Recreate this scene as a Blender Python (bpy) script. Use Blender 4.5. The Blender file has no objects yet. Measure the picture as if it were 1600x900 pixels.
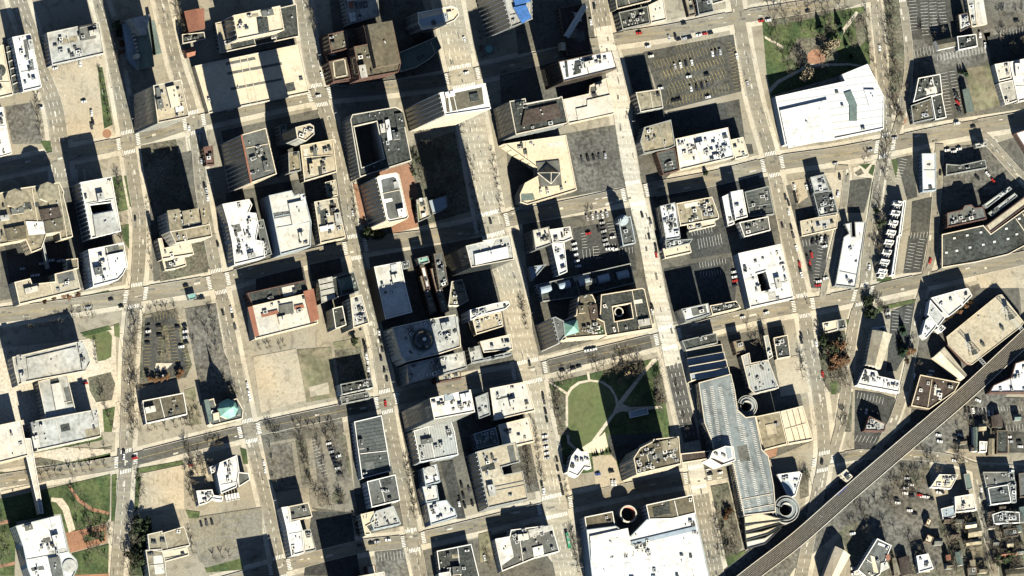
import bpy, math, random
from mathutils import Vector, Matrix
from mathutils.geometry import tessellate_polygon
random.seed(7)
SC = bpy.context.scene
COL = SC.collection
S = 0.55                       # metres per photograph pixel
SINT = 0.28; COST = math.sqrt(1-SINT*SINT)
LD = Vector((0.909, 0.416)); LD.normalize()
N = Vector((SINT*LD.x, SINT*LD.y, COST))          # world up seen from the camera
ax = N.cross(Vector((0,0,1))); ax.normalize()
R = Matrix.Rotation(N.angle(Vector((0,0,1))), 3, ax)
HL = S/(SINT*LD.x)             # metres of height per pixel of sideways lean
def W(px, py, z=0.0):
    cx = (px-800)*S; cy = (450-py)*S
    t = (z - N.x*cx - N.y*cy)/N.z
    v = R @ Vector((cx, cy, t)); v.z = z
    return v
# ---------------- camera
cd = bpy.data.cameras.new('camera'); cam = bpy.data.objects.new('camera', cd); COL.objects.link(cam)
cd.type = 'ORTHO'; cd.ortho_scale = 1600*S; cd.clip_start = 10; cd.clip_end = 6000
M4 = R.to_4x4(); M4.translation = R @ Vector((0,0,1500)); cam.matrix_world = M4
SC.camera = cam
# ---------------- sun and sky
sh = Vector((-0.24, 0.97)).normalized()*5.2*SINT          # where one metre of height throws its shadow, in the view
t_ = -(N.x*sh.x+N.y*sh.y)/N.z
g = R @ Vector((sh.x, sh.y, t_)); 
sun_to = Vector((-g.x, -g.y, 1.0)).normalized()
ELEV = math.asin(sun_to.z); AZ = math.atan2(sun_to.x, sun_to.y)
w = bpy.data.worlds.new('World'); SC.world = w; w.use_nodes = True
nt = w.node_tree; bg = nt.nodes['Background']
sky = nt.nodes.new('ShaderNodeTexSky'); sky.sky_type = 'NISHITA'; sky.sun_disc = False
sky.air_density = 0.6; sky.dust_density = 0.0; sky.ozone_density = 0.9; sky.sun_elevation = ELEV; sky.sun_rotation = AZ
nt.links.new(sky.outputs[0], bg.inputs[0]); bg.inputs[1].default_value = 0.054
ld = bpy.data.lights.new('sun', 'SUN'); ld.energy = 5.0; ld.angle = math.radians(0.5); ld.color = (1.0, 0.985, 0.88)
sun = bpy.data.objects.new('sun', ld); COL.objects.link(sun)
sun.rotation_euler = sun_to.to_track_quat('Z', 'Y').to_euler(); sun.location = (0,0,400)
SC.view_settings.view_transform = 'Standard'; SC.view_settings.look = 'None'
SC.view_settings.exposure = 1.0; SC.view_settings.gamma = 1.0
SC.render.engine = 'CYCLES'; SC.cycles.max_bounces = 4; SC.cycles.diffuse_bounces = 0
# ---------------- materials
MATS = {}
def mat(name, rgb, var=0.22, scale=0.03, fine=0.25, fscale=0.5, rough=0.9, metal=0, streak=None, spots=0, tint=None, seam=None, spec=0.2, grime=0.0, floors=False):
    if name in MATS: return MATS[name]
    m = bpy.data.materials.new(name); m.use_nodes = True; MATS[name] = m
    nt = m.node_tree; L = nt.links; p = nt.nodes['Principled BSDF']
    p.inputs['Roughness'].default_value = rough; p.inputs['Metallic'].default_value = metal
    p.inputs['Specular IOR Level'].default_value = spec
    geo = nt.nodes.new('ShaderNodeNewGeometry'); mp = nt.nodes.new('ShaderNodeMapping'); mp.vector_type = 'POINT'
    L.new(geo.outputs['Position'], mp.inputs['Vector'])
    def noise(sc, det, src, dist=0):
        n = nt.nodes.new('ShaderNodeTexNoise'); n.inputs['Scale'].default_value = sc; n.inputs['Detail'].default_value = det
        n.inputs['Distortion'].default_value = dist
        L.new(src, n.inputs['Vector']); return n.outputs['Fac']
    def rng(src, a, b, lo, hi):
        r = nt.nodes.new('ShaderNodeMapRange'); r.inputs[1].default_value = a; r.inputs[2].default_value = b
        r.inputs[3].default_value = lo; r.inputs[4].default_value = hi; L.new(src, r.inputs[0]); return r.outputs[0]
    def mul(a, b):
        q = nt.nodes.new('ShaderNodeMath'); q.operation = 'MULTIPLY'; L.new(a, q.inputs[0]); L.new(b, q.inputs[1]); return q.outputs[0]
    f = rng(noise(scale, 5, geo.outputs['Position'], 0.6), 0.3, 0.7, 1-var, 1+var)
    f = mul(f, rng(noise(fscale, 4, geo.outputs['Position']), 0.3, 0.7, 1-fine, 1+fine))
    if streak is not None:       # wear running along the street
        mp.inputs['Rotation'].default_value = (0, 0, -streak); mp.inputs['Scale'].default_value = (0.012, 0.35, 1)
        f = mul(f, rng(noise(1.0, 4, mp.outputs[0]), 0.3, 0.7, 0.80, 1.16))
    if seam:
        ang, pitch, depth = seam
        mp.inputs['Rotation'].default_value = (0, 0, -ang)
        wv = nt.nodes.new('ShaderNodeTexWave'); wv.wave_type = 'BANDS'; wv.bands_direction = 'X'; wv.wave_profile = 'SIN'
        wv.inputs['Scale'].default_value = 0.314/pitch; wv.inputs['Distortion'].default_value = 0
        L.new(mp.outputs[0], wv.inputs['Vector'])
        f = mul(f, rng(wv.outputs['Fac'], 0.80, 0.98, 1.0, 1-depth))
    if floors:                  # storey bands between the fins
        sx = nt.nodes.new('ShaderNodeSeparateXYZ'); L.new(geo.outputs['Position'], sx.inputs[0])
        q1 = nt.nodes.new('ShaderNodeMath'); q1.operation = 'MULTIPLY'; q1.inputs[1].default_value = .25; L.new(sx.outputs[2], q1.inputs[0])
        q2 = nt.nodes.new('ShaderNodeMath'); q2.operation = 'FRACT'; L.new(q1.outputs[0], q2.inputs[0])
        q3 = nt.nodes.new('ShaderNodeMath'); q3.operation = 'GREATER_THAN'; q3.inputs[1].default_value = .62; L.new(q2.outputs[0], q3.inputs[0])
        f = mul(f, rng(q3.outputs[0], 0, 1, 1, 4.5))
    if spots:
        v = nt.nodes.new('ShaderNodeTexVoronoi'); v.inputs['Scale'].default_value = 0.16
        L.new(geo.outputs['Position'], v.inputs['Vector'])
        sp = rng(v.outputs['Distance'], 0.08, 0.20, 1-spots, 1.0)
        gate = rng(noise(0.05, 2, geo.outputs['Position']), 0.48, 0.56, 1.0, 0.0)
        mx = nt.nodes.new('ShaderNodeMath'); mx.operation = 'MAXIMUM'; L.new(sp, mx.inputs[0]); L.new(gate, mx.inputs[1])
        f = mul(f, mx.outputs[0])
    if grime:
        f = mul(f, rng(noise(0.09, 6, geo.outputs['Position'], 1.5), 0.52, 0.66, 1.0, 1-grime))
    c = nt.nodes.new('ShaderNodeMix'); c.data_type = 'RGBA'
    t = tint or tuple(min(1, x*k) for x, k in zip(rgb, (1.06, 0.98, 0.88)))
    c.inputs[6].default_value = (*rgb, 1); c.inputs[7].default_value = (*t, 1)
    L.new(rng(noise(0.014 if not tint else 0.06, 3, geo.outputs['Position']), 0.4, 0.6, 0, 1), c.inputs[0])
    s = nt.nodes.new('ShaderNodeVectorMath'); s.operation = 'SCALE'
    L.new(c.outputs[2], s.inputs[0]); L.new(f, s.inputs['Scale']); L.new(s.outputs[0], p.inputs['Base Color'])
    return m
NSA = math.radians(-79); EWA = math.radians(11)
M = dict(
 ground=mat('paving', (.31,.28,.215), .16, .02, .14, .6, grime=.3),
 walk=mat('sidewalk_concrete', (.50,.455,.36), .14, .05, .16, .8, grime=.2),
 roadn=mat('avenue_asphalt', (.25,.228,.178), .12, .03, .12, .7, streak=NSA),
 roade=mat('street_asphalt', (.24,.218,.17), .14, .03, .12, .7, streak=EWA),
 roadc=mat('concrete_roadway', (.52,.49,.41), .12, .03, .12, .5, streak=NSA),
 roadm=mat('main_street_paving', (.36,.328,.255), .12, .03, .12, .5, streak=NSA),
 roaddn=mat('new_asphalt_avenue', (.10,.098,.09), .15, .03, .2, .5, streak=NSA),
 roadde=mat('new_asphalt_street', (.11,.105,.09), .15, .03, .2, .5, streak=EWA),
 kerb=mat('kerb_stone', (.46,.43,.36), .1),
 asph=mat('lot_asphalt_and_shade', (.062,.064,.06), .25, .03, .35, .45, grime=.3),  # also colours the sheets that paint shade on the ground
 asphb=mat('worn_lot_asphalt', (.078,.077,.066), .25, .03, .35, .4, grime=.35),
 lotg=mat('old_paving', (.22,.205,.165), .15, .03, .2, .5, grime=.3),
 alley=mat('alley_asphalt', (.125,.12,.10), .25, .04, .25, .5, grime=.35),
 grey=mat('gravel_lot', (.135,.13,.112), .3, .03, .5, .35, grime=.4),
 lotc=mat('concrete_lot', (.42,.365,.27), .12, .03, .14, .5, spots=.4, grime=.25),
 dirt=mat('bare_soil', (.25,.215,.14), .3, .03, .3, .2, tint=(.17,.165,.095), grime=.3),
 mulch=mat('leaf_mulch_and_shade', (.145,.125,.09), .3, .05, .5, .5, tint=(.12,.12,.08), grime=.4),  # also darkens lawn and park ground painted as shaded
 grass=mat('grass', (.052,.078,.03), .25, .04, .35, .4, tint=(.095,.115,.045), grime=.25),
 lawn=mat('mown_lawn', (.115,.14,.055), .12, .03, .12, .3, tint=(.125,.135,.06), grime=.2),
 brick=mat('brick_paving', (.30,.165,.105), .2, .05, .2, .6),
 path=mat('path_concrete', (.52,.46,.36), .1),
 white=mat('white_roof', (.68,.675,.65), .07, .05, .06, .5, spots=.5, grime=.25, seam=(math.radians(-80), 7.5, .12)),
 seam=mat('white_seamed_roof', (.68,.68,.66), .03, .05, .03, .5, seam=(math.radians(-82), 6.0, .35)),
 pale=mat('pale_roof', (.56,.54,.48), .12, .05, .12, .4, spots=.4, grime=.18),
 palea=mat('pale_grey_roof', (.40,.40,.37), .2, .05, .2, .3, spots=.4, grime=.3),
 ribbed=mat('ribbed_metal_roof', (.36,.37,.35), .12, .05, .1, .4, seam=(math.radians(10), 2.2, .35)),
 cream=mat('cream_roof', (.62,.54,.40), .1, .05, .1, .4, spots=.3, grime=.12),
 beige=mat('beige_roof', (.42,.375,.28), .14, .05, .18, .4, spots=.4, grime=.22),
 tan=mat('tan_gravel_roof', (.27,.24,.17), .22, .05, .28, .35, grime=.35),
 brown=mat('brown_gravel_roof', (.125,.112,.08), .22, .05, .28, .35, grime=.3),
 grey2=mat('grey_membrane_roof', (.125,.13,.12), .22, .05, .25, .35, grime=.25),
 dark=mat('dark_gravel_roof', (.052,.057,.052), .3, .06, .6, .5, spots=.2),
 darkb=mat('dark_brown_roof', (.07,.055,.045), .3, .06, .35, .5, grime=.3),
 darkrib=mat('dark_ribbed_roof', (.085,.095,.09), .2, .06, .3, .5, seam=(math.radians(-80), 3.0, .5)),
 red=mat('red_tile_roof', (.27,.125,.085), .15, .1, .2, 1.0),
 redb=mat('red_brick_wall', (.14,.085,.068), .2, .1, .2, 1.0),
 copper=mat('copper_roof', (.22,.42,.36), .2, .1, .2, .8),
 slate=mat('slate_green_roof', (.13,.17,.155), .2, .06, .25, .8),
 deck=mat('parking_deck', (.20,.22,.215), .14, .04, .14, .3, tint=(.235,.25,.235), grime=.35, seam=(math.radians(11), 33.0, .25)),
 blueroof=mat('blue_grey_roof_and_shade', (.30,.36,.41), .1, .1, .1, .6),  # also gives pale roofs the blue of their shade
 wstone=mat('limestone_wall', (.60,.55,.45), .1, .1, .1, .8),
 wcream=mat('cream_wall', (.68,.60,.46), .08, .1, .08, .8),
 wwhite=mat('white_wall', (.76,.74,.69), .06, .1, .06, .8),
 wgrey=mat('grey_wall', (.30,.31,.29), .15, .1, .15, .8),
 wbrown=mat('brown_wall', (.15,.12,.09), .2, .1, .2, .8),
 wdark=mat('dark_wall', (.07,.075,.07), .2, .1, .2, .8),
 wblue=mat('pale_blue_wall', (.40,.45,.47), .1, .1, .1, .8),
 curtain=mat('curtain_wall', (.035,.04,.042), .1, .1, .1, .8, rough=.3, spec=.5, floors=True),
 glass=mat('window_glass', (.02,.026,.03), .1, .1, .1, .8, rough=.12, spec=.6),
 bglass=mat('blue_glass', (.06,.16,.42), .2, .1, .25, .6, rough=.15, spec=.6),
 metal=mat('galvanised_metal', (.46,.47,.46), .1, .3, .1, 1, rough=.5),
 dmetal=mat('dark_metal', (.05,.05,.05), .1),
 paint=mat('road_paint', (.80,.78,.72), .1), ypaint=mat('yellow_paint', (.42,.33,.13), .1),
 bark=mat('bark', (.16,.135,.105), .2, .5), twig=mat('twigs', (.17,.15,.115), .25, .3),
 pine=mat('pine_needles', (.030,.055,.030), .4, .3, .4, 1.5), oleaf=mat('orange_leaves', (.17,.095,.05), .3, .3, .4, 1.5), 
 bush=mat('shrub_leaves', (.045,.06,.03), .4, .3, .5, 1.5), tanleaf=mat('dry_leaves', (.30,.24,.15), .3, .3, .4, 1.5),
 ballast=mat('track_ballast', (.095,.086,.07), .2, .05, .4, .8), rail=mat('rail_steel', (.34,.315,.27), .1),
 sleeper=mat('sleepers', (.06,.052,.042), .2), tyre=mat('tyre_rubber', (.02,.02,.02)),
)
# ---------------- mesh helpers
def mesh(name, vs, fs, m, parent=None, fm=None, smooth=False):
    me = bpy.data.meshes.new(name); me.from_pydata([tuple(v) for v in vs], [], fs)
    for x in (m if isinstance(m, (list, tuple)) else [m]): me.materials.append(M[x] if isinstance(x, str) else x)
    if fm: me.polygons.foreach_set('material_index', fm)
    if smooth: me.polygons.foreach_set('use_smooth', [True]*len(me.polygons))
    me.update()
    o = bpy.data.objects.new(name, me); COL.objects.link(o)
    if parent is not None: o.parent = parent; o.location = (0,0,0)
    return o
def lk(name, me, parent, loc, rz=0, sc=(1,1,1)):
    o = bpy.data.objects.new(name, me); COL.objects.link(o); o.parent = parent
    o.location = loc; o.rotation_euler = (0,0,rz); o.scale = sc; return o
THINGS = []
def thing(o, label, cat, at, group=None):
    THINGS.append((o, label, at)); o['label'] = label; o['category'] = cat
    if group: o['group'] = group
    return o
def empty(name, loc, rz=0):
    o = bpy.data.objects.new(name, None); COL.objects.link(o); o.location = loc; o.rotation_euler = (0,0,rz); o.empty_display_size = 1; return o
def T(t, pts):
    ox, oy = int(t[0])*400, int(t[1])*225
    return [(ox+x/4, oy+y/4) for x, y in pts]
def area(p): return sum(p[i][0]*p[(i+1)%len(p)][1]-p[(i+1)%len(p)][0]*p[i][1] for i in range(len(p)))/2
def ccw(p): return list(p) if area(p) > 0 else list(reversed(p))
def inside(x, y, p):
    c = False
    for i in range(len(p)):
        x1, y1 = p[i][:2]; x2, y2 = p[i-1][:2]
        if (y1 > y) != (y2 > y) and x < (x2-x1)*(y-y1)/(y2-y1)+x1: c = not c
    return c
def tess(polys):       # list of loops of 2D pts -> tris on flat list
    return [tuple(t) for t in tessellate_polygon([[Vector((x, y, 0)) for x, y in p] for p in polys])]
def inset(p, d):
    n = len(p); out = []
    for i in range(n):
        a = Vector(p[i-1][:2]); b = Vector(p[i][:2]); c = Vector(p[(i+1)%n][:2])
        e1 = (b-a).normalized(); e2 = (c-b).normalized()
        n1 = Vector((-e1.y, e1.x)); n2 = Vector((-e2.y, e2.x)); k = n1+n2
        if k.length < .2: k = n1
        k = k.normalized(); q = max(.35, k.dot(n1)); out.append(tuple(b+k*(d/q)))
    return out
class MB:
    def __init__(s): s.v = []; s.f = []; s.m = []
    def quad(s, a, b, c, d, mi=0):
        n = len(s.v); s.v += [a,b,c,d]; s.f.append((n,n+1,n+2,n+3)); s.m.append(mi)
    def tri(s, a, b, c, mi=0):
        n = len(s.v); s.v += [a,b,c]; s.f.append((n,n+1,n+2)); s.m.append(mi)
    def prism(s, loop, z0, z1, mi=0, bottom=False, mt=None):
        n = len(s.v); k = len(loop); s.v += [(x,y,z0) for x,y in loop]+[(x,y,z1) for x,y in loop]
        for i in range(k):
            j = (i+1)%k; s.f.append((n+i, n+j, n+k+j, n+k+i)); s.m.append(mi)
        for t in tess([loop]):
            a, b, c = [loop[i] for i in t]
            ar = (b[0]-a[0])*(c[1]-a[1])-(c[0]-a[0])*(b[1]-a[1])
            t = t if ar > 0 else t[::-1]
            s.f.append(tuple(n+k+i for i in t)); s.m.append(mi if mt is None else mt)
    def box(s, c, sx, sy, z0, z1, rz=0, mi=0, mt=None):
        ca, sa = math.cos(rz), math.sin(rz)
        lp = [(c[0]+x*ca-y*sa, c[1]+x*sa+y*ca) for x, y in ((-sx/2,-sy/2),(sx/2,-sy/2),(sx/2,sy/2),(-sx/2,sy/2))]
        s.prism(lp, z0, z1, mi, mt=mt)
    def tube(s, a, b, r0, r1, k=4, mi=0):
        a = Vector(a); b = Vector(b); d = (b-a).normalized(); u = d.orthogonal().normalized(); v = d.cross(u)
        n = len(s.v)
        for p, r in ((a, r0), (b, r1)):
            for i in range(k):
                t = 2*math.pi*i/k; s.v.append(tuple(p+u*(r*math.cos(t))+v*(r*math.sin(t))))
        for i in range(k):
            j = (i+1)%k; s.f.append((n+i, n+j, n+k+j, n+k+i)); s.m.append(mi)
    def build(s, name, m, parent=None, smooth=False): return mesh(name, s.v, s.f, m, parent, s.m, smooth)
# shared rooftop pieces
def proto_unit():
    b = MB(); b.box((0,0), 1, 1, 0, .12, 0, 1); b.box((0,0), .94, .94, .12, .92, 0, 0)
    b.prism([(.3*math.cos(t*math.pi/6), .3*math.sin(t*math.pi/6)) for t in range(12)], .92, 1.0, 0, mt=1)
    b.box((0,.477), .7, .02, .3, .7, 0, 1); b.box((0,-.477), .7, .02, .3, .7, 0, 1)
    o = b.build('rooftop_unit', ['metal','dmetal']); me = o.data; bpy.data.objects.remove(o); return me
def proto_vent():
    b = MB(); c = lambda r: [(r*math.cos(t*math.pi/4), r*math.sin(t*math.pi/4)) for t in range(8)]
    b.prism(c(.3), 0, .8); b.prism(c(.5), .8, 1.0); o = b.build('vent', ['metal']); me = o.data; bpy.data.objects.remove(o); return me
UNIT = proto_unit(); VENT = proto_vent()
UNITW = UNIT.copy(); UNITW.materials[0] = M['wwhite']; UNITD = UNIT.copy(); UNITD.materials[0] = M['grey2']
BI = [0]
def bld(t, kind, label, cat, poly, lx, roof='tan', wall='wstone', style='gg', clutter=4, subs=(), holes=(), par=None, gable=None, group=None, patches=()):
    BI[0] += 1
    rnd = random.Random(BI[0]*17+3)
    H = lx*HL + 0.021*(BI[0]%40)
    P = T(t, poly) if t else list(poly)
    Wp = [W(x, y, H) for x, y in P]; loop = ccw([(v.x, v.y) for v in Wp])
    cx = sum(p[0] for p in loop)/len(loop); cy = sum(p[1] for p in loop)/len(loop)
    root = empty(kind, (cx, cy, 0))
    loop = [(x-cx, y-cy) for x, y in loop]
    conv = lambda pts, z: ccw([(W(x, y, z).x-cx, W(x, y, z).y-cy) for x, y in (T(t, pts) if t else pts)])
    hl = [conv(h, H)[::-1] for h in holes]
    # walls
    b = MB()
    for lp in [loop]+hl:
        for i in range(len(lp)):
            a = lp[i]; c = lp[(i+1)%len(lp)]; b.quad((*a,0), (*c,0), (*c,H), (*a,H))
    b.build('wall', [wall], root)
    if gable is not None:
        rise = gable
        q = loop
        # find the ridge along the longer side of a four cornered plan
        L0 = (Vector(q[1])-Vector(q[0])).length; L1 = (Vector(q[2])-Vector(q[1])).length
        if L0 < L1: q = q[1:]+q[:1]
        m1 = ((q[0][0]+q[3][0])/2, (q[0][1]+q[3][1])/2, H+rise); m2 = ((q[1][0]+q[2][0])/2, (q[1][1]+q[2][1])/2, H+rise)
        b = MB(); z = H
        b.quad((*q[0],z), (*q[1],z), m2, m1); b.quad((*q[2],z), (*q[3],z), m1, m2)
        b.build('roof', [roof], root)
        b = MB(); b.tri((*q[1],z), (*q[2],z), m2); b.tri((*q[3],z), (*q[0],z), m1); b.build('gable_wall', [wall], root)
    else:
        allp = [loop]+hl; flat = [p for l in allp for p in l]; fs = []
        for tr in tess(allp):
            a, bb, c = [flat[i] for i in tr]
            ar = (bb[0]-a[0])*(c[1]-a[1])-(c[0]-a[0])*(bb[1]-a[1])
            if abs(ar) > 1e-6: fs.append(tr if ar > 0 else tr[::-1])
        mesh('roof', [(x, y, H) for x, y in flat], fs, roof, root)
        par = par if par is not None else wall
        if par:
            ph = .9 if lx > 3 else .6; pt = .7 if lx > 3 else .5
            b = MB()
            for lp in [loop]+hl:
                ins = inset(lp, pt)
                for i in range(len(lp)):
                    j = (i+1)%len(lp); a, c, d, e = lp[i], lp[j], ins[j], ins[i]
                    b.quad((*a,H), (*c,H), (*c,H+ph), (*a,H+ph)); b.quad((*a,H+ph), (*c,H+ph), (*d,H+ph), (*e,H+ph)); b.quad((*d,H), (*e,H), (*e,H+ph), (*d,H+ph))
            b.build('parapet', [par], root)
    # windows
    for lp in [loop]:
        edges = []
        for i in range(len(lp)):
            a = Vector(lp[i]); c = Vector(lp[(i+1)%len(lp)]); d = c-a; ln = d.length
            if ln < 4: continue
            d.normalize(); nrm = Vector((d.y, -d.x))
            s = style[0] if nrm.x < -.6 else (style[1] if nrm.y < -.3 else ('g' if style[0] != 'x' else 'x'))
            if nrm.x > .6 and style[0] in 'rb': s = style[0]
            edges.append((a, d, nrm, ln, s))
        nf = int((H-1)/4.0); fl = 4.0 if nf < 1 else H/nf
        lo = inset(lp, -.07); eds = []
        for i in range(len(lp)):
            a = Vector(lo[i]); c = Vector(lo[(i+1)%len(lp)]); d = c-a; ln = d.length; d.normalize() if ln > 0 else None; nrm = Vector((d.y, -d.x))
            s = style[0] if nrm.x < -.6 else (style[1] if nrm.y < -.3 else ('g' if style[0] != 'x' else 'x'))
            if nrm.x > .6 and style[0] in 'rb': s = style[0]
            eds.append((a, d, ln, s if ln >= 4 else ('m' if s not in 'xr' else s)))
        for k in range(nf):
            z0 = k*fl+1.1; z1 = z0+fl*.52; vs = []; fs = []; fm = []; idx = {}
            def vi(x, y):
                key = (round(x, 3), round(y, 3))
                if key not in idx: idx[key] = len(vs); vs.extend([(x, y, z0), (x, y, z1)])
                return idx[key]
            for a, d, ln, s in eds:
                if s in 'xr': continue
                if s == 'm': st = [(0, ln, 1)]
                else:
                    m0, gw, pt = {'b': (.7, 3.4, .35), 'p': (1.6, 1.3, 5.2)}.get(s, (1.2, 1.7, 1.6)); st = []; u = m0; st.append((0, u, 1))
                    while u+gw+m0 < ln: st.append((u, u+gw, 0)); u += gw; e = min(ln, u+pt) if u+pt+gw+m0 < ln else ln; st.append((u, e, 1)); u = e
                    if st[-1][1] < ln-.001: st.append((st[-1][1], ln, 1))
                for u0, u1, mi in st:
                    p = a+d*u0; q = a+d*u1; i0 = vi(p.x, p.y); i1 = vi(q.x, q.y)
                    if i0 != i1: fs.append((i0, i1, i1+1, i0+1)); fm.append(mi)
            if fs: mesh('window_band', vs, fs, ['glass', wall], root, fm)
        for a, d, nrm, ln, s in edges:
            if s != 'r': continue
            b = MB(); off = nrm*.05; p = a+d*.6+off; q = a+d*(ln-.6)+off
            b.quad((*p,3), (*q,3), (*q,H-1.5), (*p,H-1.5)); b.build('curtain_glass', ['curtain'], root)
            n = max(2, min(24, int(ln/3.6))); me = None
            for i in range(n+1):
                c = a+d*(.6+(ln-1.2)*i/n)+nrm*.33
                if me is None:
                    bb = MB(); bb.box((0,0), .75, .5, 0, H-.4, 0); fo = bb.build('fin', ['wwhite' if wall != 'wdark' else wall], root); me = fo.data
                    fo.location = (c.x, c.y, 0); fo.rotation_euler = (0,0,math.atan2(d.y, d.x))
                else: lk('fin', me, root, (c.x, c.y, 0), math.atan2(d.y, d.x))
    # raised blocks and flat patches
    block = list(hl)
    for sub in subs:
        nm, sp, dl, sm = sub[:4]; z1 = H+dl*HL
        l2 = conv(sp, z1); b = MB(); b.prism(l2, H, z1, 0, mt=1)
        so = b.build(nm, [sub[4] if len(sub) > 4 else wall, sm], root); block.append(l2)
        if nm in ('penthouse', 'raised_roof', 'corner_pavilion', 'plant_room', 'roof_wing') and abs(area(l2)) > 30:
            mx = sum(p[0] for p in l2)/len(l2); my = sum(p[1] for p in l2)/len(l2)
            for q_ in range(2): lk('vent', VENT, so, (mx+rnd.uniform(-1.5,1.5), my+rnd.uniform(-1.5,1.5)+q_*2.4, z1), 0, (1.4,1.4,1.3))
        elif nm == 'skylight': pass
    for pp, pm in patches:
        l2 = conv(pp, H+.12)
        if not inside(sum(p[0] for p in l2)/len(l2), sum(p[1] for p in l2)/len(l2), loop): print('PATCH OUTSIDE', label); continue
        b = MB(); b.prism(l2, H+.005, H+.12); b.build('roof_panel', [pm], root)
    # roof divisions and stair heads on the larger plain roofs
    A_ = abs(area(loop)); e0 = max(range(len(loop)), key=lambda i: (Vector(loop[i])-Vector(loop[(i+1)%len(loop)])).length)
    dv = (Vector(loop[(e0+1)%len(loop)])-Vector(loop[e0])).normalized(); nv = Vector((-dv.y, dv.x))
    if gable is None and A_ > 350 and lx > 2.5 and style != 'xx':
        mid = (Vector(loop[(e0+1)%len(loop)])+Vector(loop[e0]))/2
        for k in range(1 if A_ < 1500 else 2):
            st = mid+dv*rnd.uniform(-.32,.32)*math.sqrt(A_)+nv*1.2; en = st
            while inside(en.x+nv.x, en.y+nv.y, loop) and not any(inside(en.x, en.y, q_) for q_ in block) and (en-st).length < 90: en = en+nv
            if (en-st).length > 6 and inside(st.x, st.y, loop):
                b = MB(); c_ = (st+en)/2; b.box((c_.x, c_.y), (en-st).length-1.2, .55, H, H+.5+.1*k, math.atan2(nv.y, nv.x)); b.build('roof_curb', [par or wall], root)
        for k in range((int(A_ > 700)+int(A_ > 2200)) if cat not in ('garage', 'warehouse', 'museum', 'platform', 'convention centre') and kind != 'museum_hall' else 0):
            for _ in range(30):
                x = rnd.uniform(min(p[0] for p in loop), max(p[0] for p in loop)); y = rnd.uniform(min(p[1] for p in loop), max(p[1] for p in loop)); sx, sy = rnd.uniform(6,12), rnd.uniform(4,7)
                cs = [(x+dv.x*a_*sx/2-dv.y*b_*sy/2, y+dv.y*a_*sx/2+dv.x*b_*sy/2) for a_, b_ in ((-1,-1),(1,-1),(1,1),(-1,1))]
                if all(inside(*c_, loop) for c_ in cs) and not any(inside(*c_, q_) for c_ in cs+[(x, y)] for q_ in block):
                    b = MB(); b.prism(ccw(cs), H, H+rnd.uniform(2.2,4), 0, mt=1); po = b.build('penthouse', [wall, rnd.choice(('palea','grey2','pale', roof))], root); block.append(ccw(cs))
                    lk('vent', VENT, po, (x, y, H+2), 0, (1.2,1.2,3)); break
        for k in range(2):
            x = rnd.uniform(min(p[0] for p in loop), max(p[0] for p in loop)); y = rnd.uniform(min(p[1] for p in loop), max(p[1] for p in loop)); sx, sy = rnd.uniform(5,16), rnd.uniform(3,9)
            cs = [(x+dv.x*a_*sx/2-dv.y*b_*sy/2, y+dv.y*a_*sx/2+dv.x*b_*sy/2) for a_, b_ in ((-1,-1),(1,-1),(1,1),(-1,1))]
            if all(inside(*c_, loop) for c_ in cs) and not any(inside(*c_, q_) for c_ in cs+[(x, y)] for q_ in block):
                b = MB(); b.prism(ccw(cs), H+.005, H+.05+.01*k); b.build('roof_panel', [rnd.choice(('palea','grey2','pale','tan'))], root)
    # rooftop equipment
    if clutter and gable is None:
        ins = inset(loop, 2.2); xs = [p[0] for p in ins]; ys = [p[1] for p in ins]
        ang = math.atan2(loop[1][1]-loop[0][1], loop[1][0]-loop[0][0]); n = 0; tries = 0
        nodes = [(rnd.uniform(min(xs), max(xs)), rnd.uniform(min(ys), max(ys))) for _ in range(3)]
        while n < clutter and tries < 400:
            tries += 1
            if rnd.random() < .55:
                q = rnd.choice(nodes); x = rnd.gauss(q[0], 5); y = rnd.gauss(q[1], 5)
            else: x = rnd.uniform(min(xs), max(xs)); y = rnd.uniform(min(ys), max(ys))
            if not inside(x, y, ins) or any(inside(x, y, q) for q in block): continue
            n += 1
            if rnd.random() < .62:
                sx = rnd.uniform(1.6, 4.6); sy = rnd.uniform(1.4, 3.4)*(.6 if rnd.random() < .3 else 1)
                lk('rooftop_unit', rnd.choice((UNIT, UNIT, UNITW, UNITD)), root, (x, y, H), ang, (sx, sy, rnd.uniform(1.0, 2.6)))
            else:
                r = rnd.uniform(.8, 1.6); lk('vent', VENT, root, (x, y, H), 0, (r, r, rnd.uniform(.8, 1.6)))
    pc = (sum(p[0] for p in P)/len(P), sum(p[1] for p in P)/len(P))
    thing(root, label, cat, pc, group)
    root['_h'] = H
    return root, H, (cx, cy)
def frange(a, b, s):
    x = a
    while x <= b: yield x; x += s
def circ(x, y, r, n=16, ry=None): return [(x+r*math.cos(2*math.pi*i/n), y+(ry or r)*math.sin(2*math.pi*i/n)) for i in range(n)]
ZC = [0.0]
def sheet(name, polys, m, z=None, label=None):
    b = MB()
    if z is None: ZC[0] += 0.004; z = 0.008+ZC[0]
    for p in polys:
        l = ccw([(W(x, y, 0).x, W(x, y, 0).y) for x, y in p]); n = len(b.v); b.v += [(x, y, z) for x, y in l]
        for t in tess([l]):
            a, c, d = [l[i] for i in t]; ar = (c[0]-a[0])*(d[1]-a[1])-(d[0]-a[0])*(c[1]-a[1])
            b.f.append(tuple(n+i for i in (t if ar > 0 else t[::-1]))); b.m.append(0)
    o = b.build(name, [m]); o['kind'] = 'structure'; return o
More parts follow.
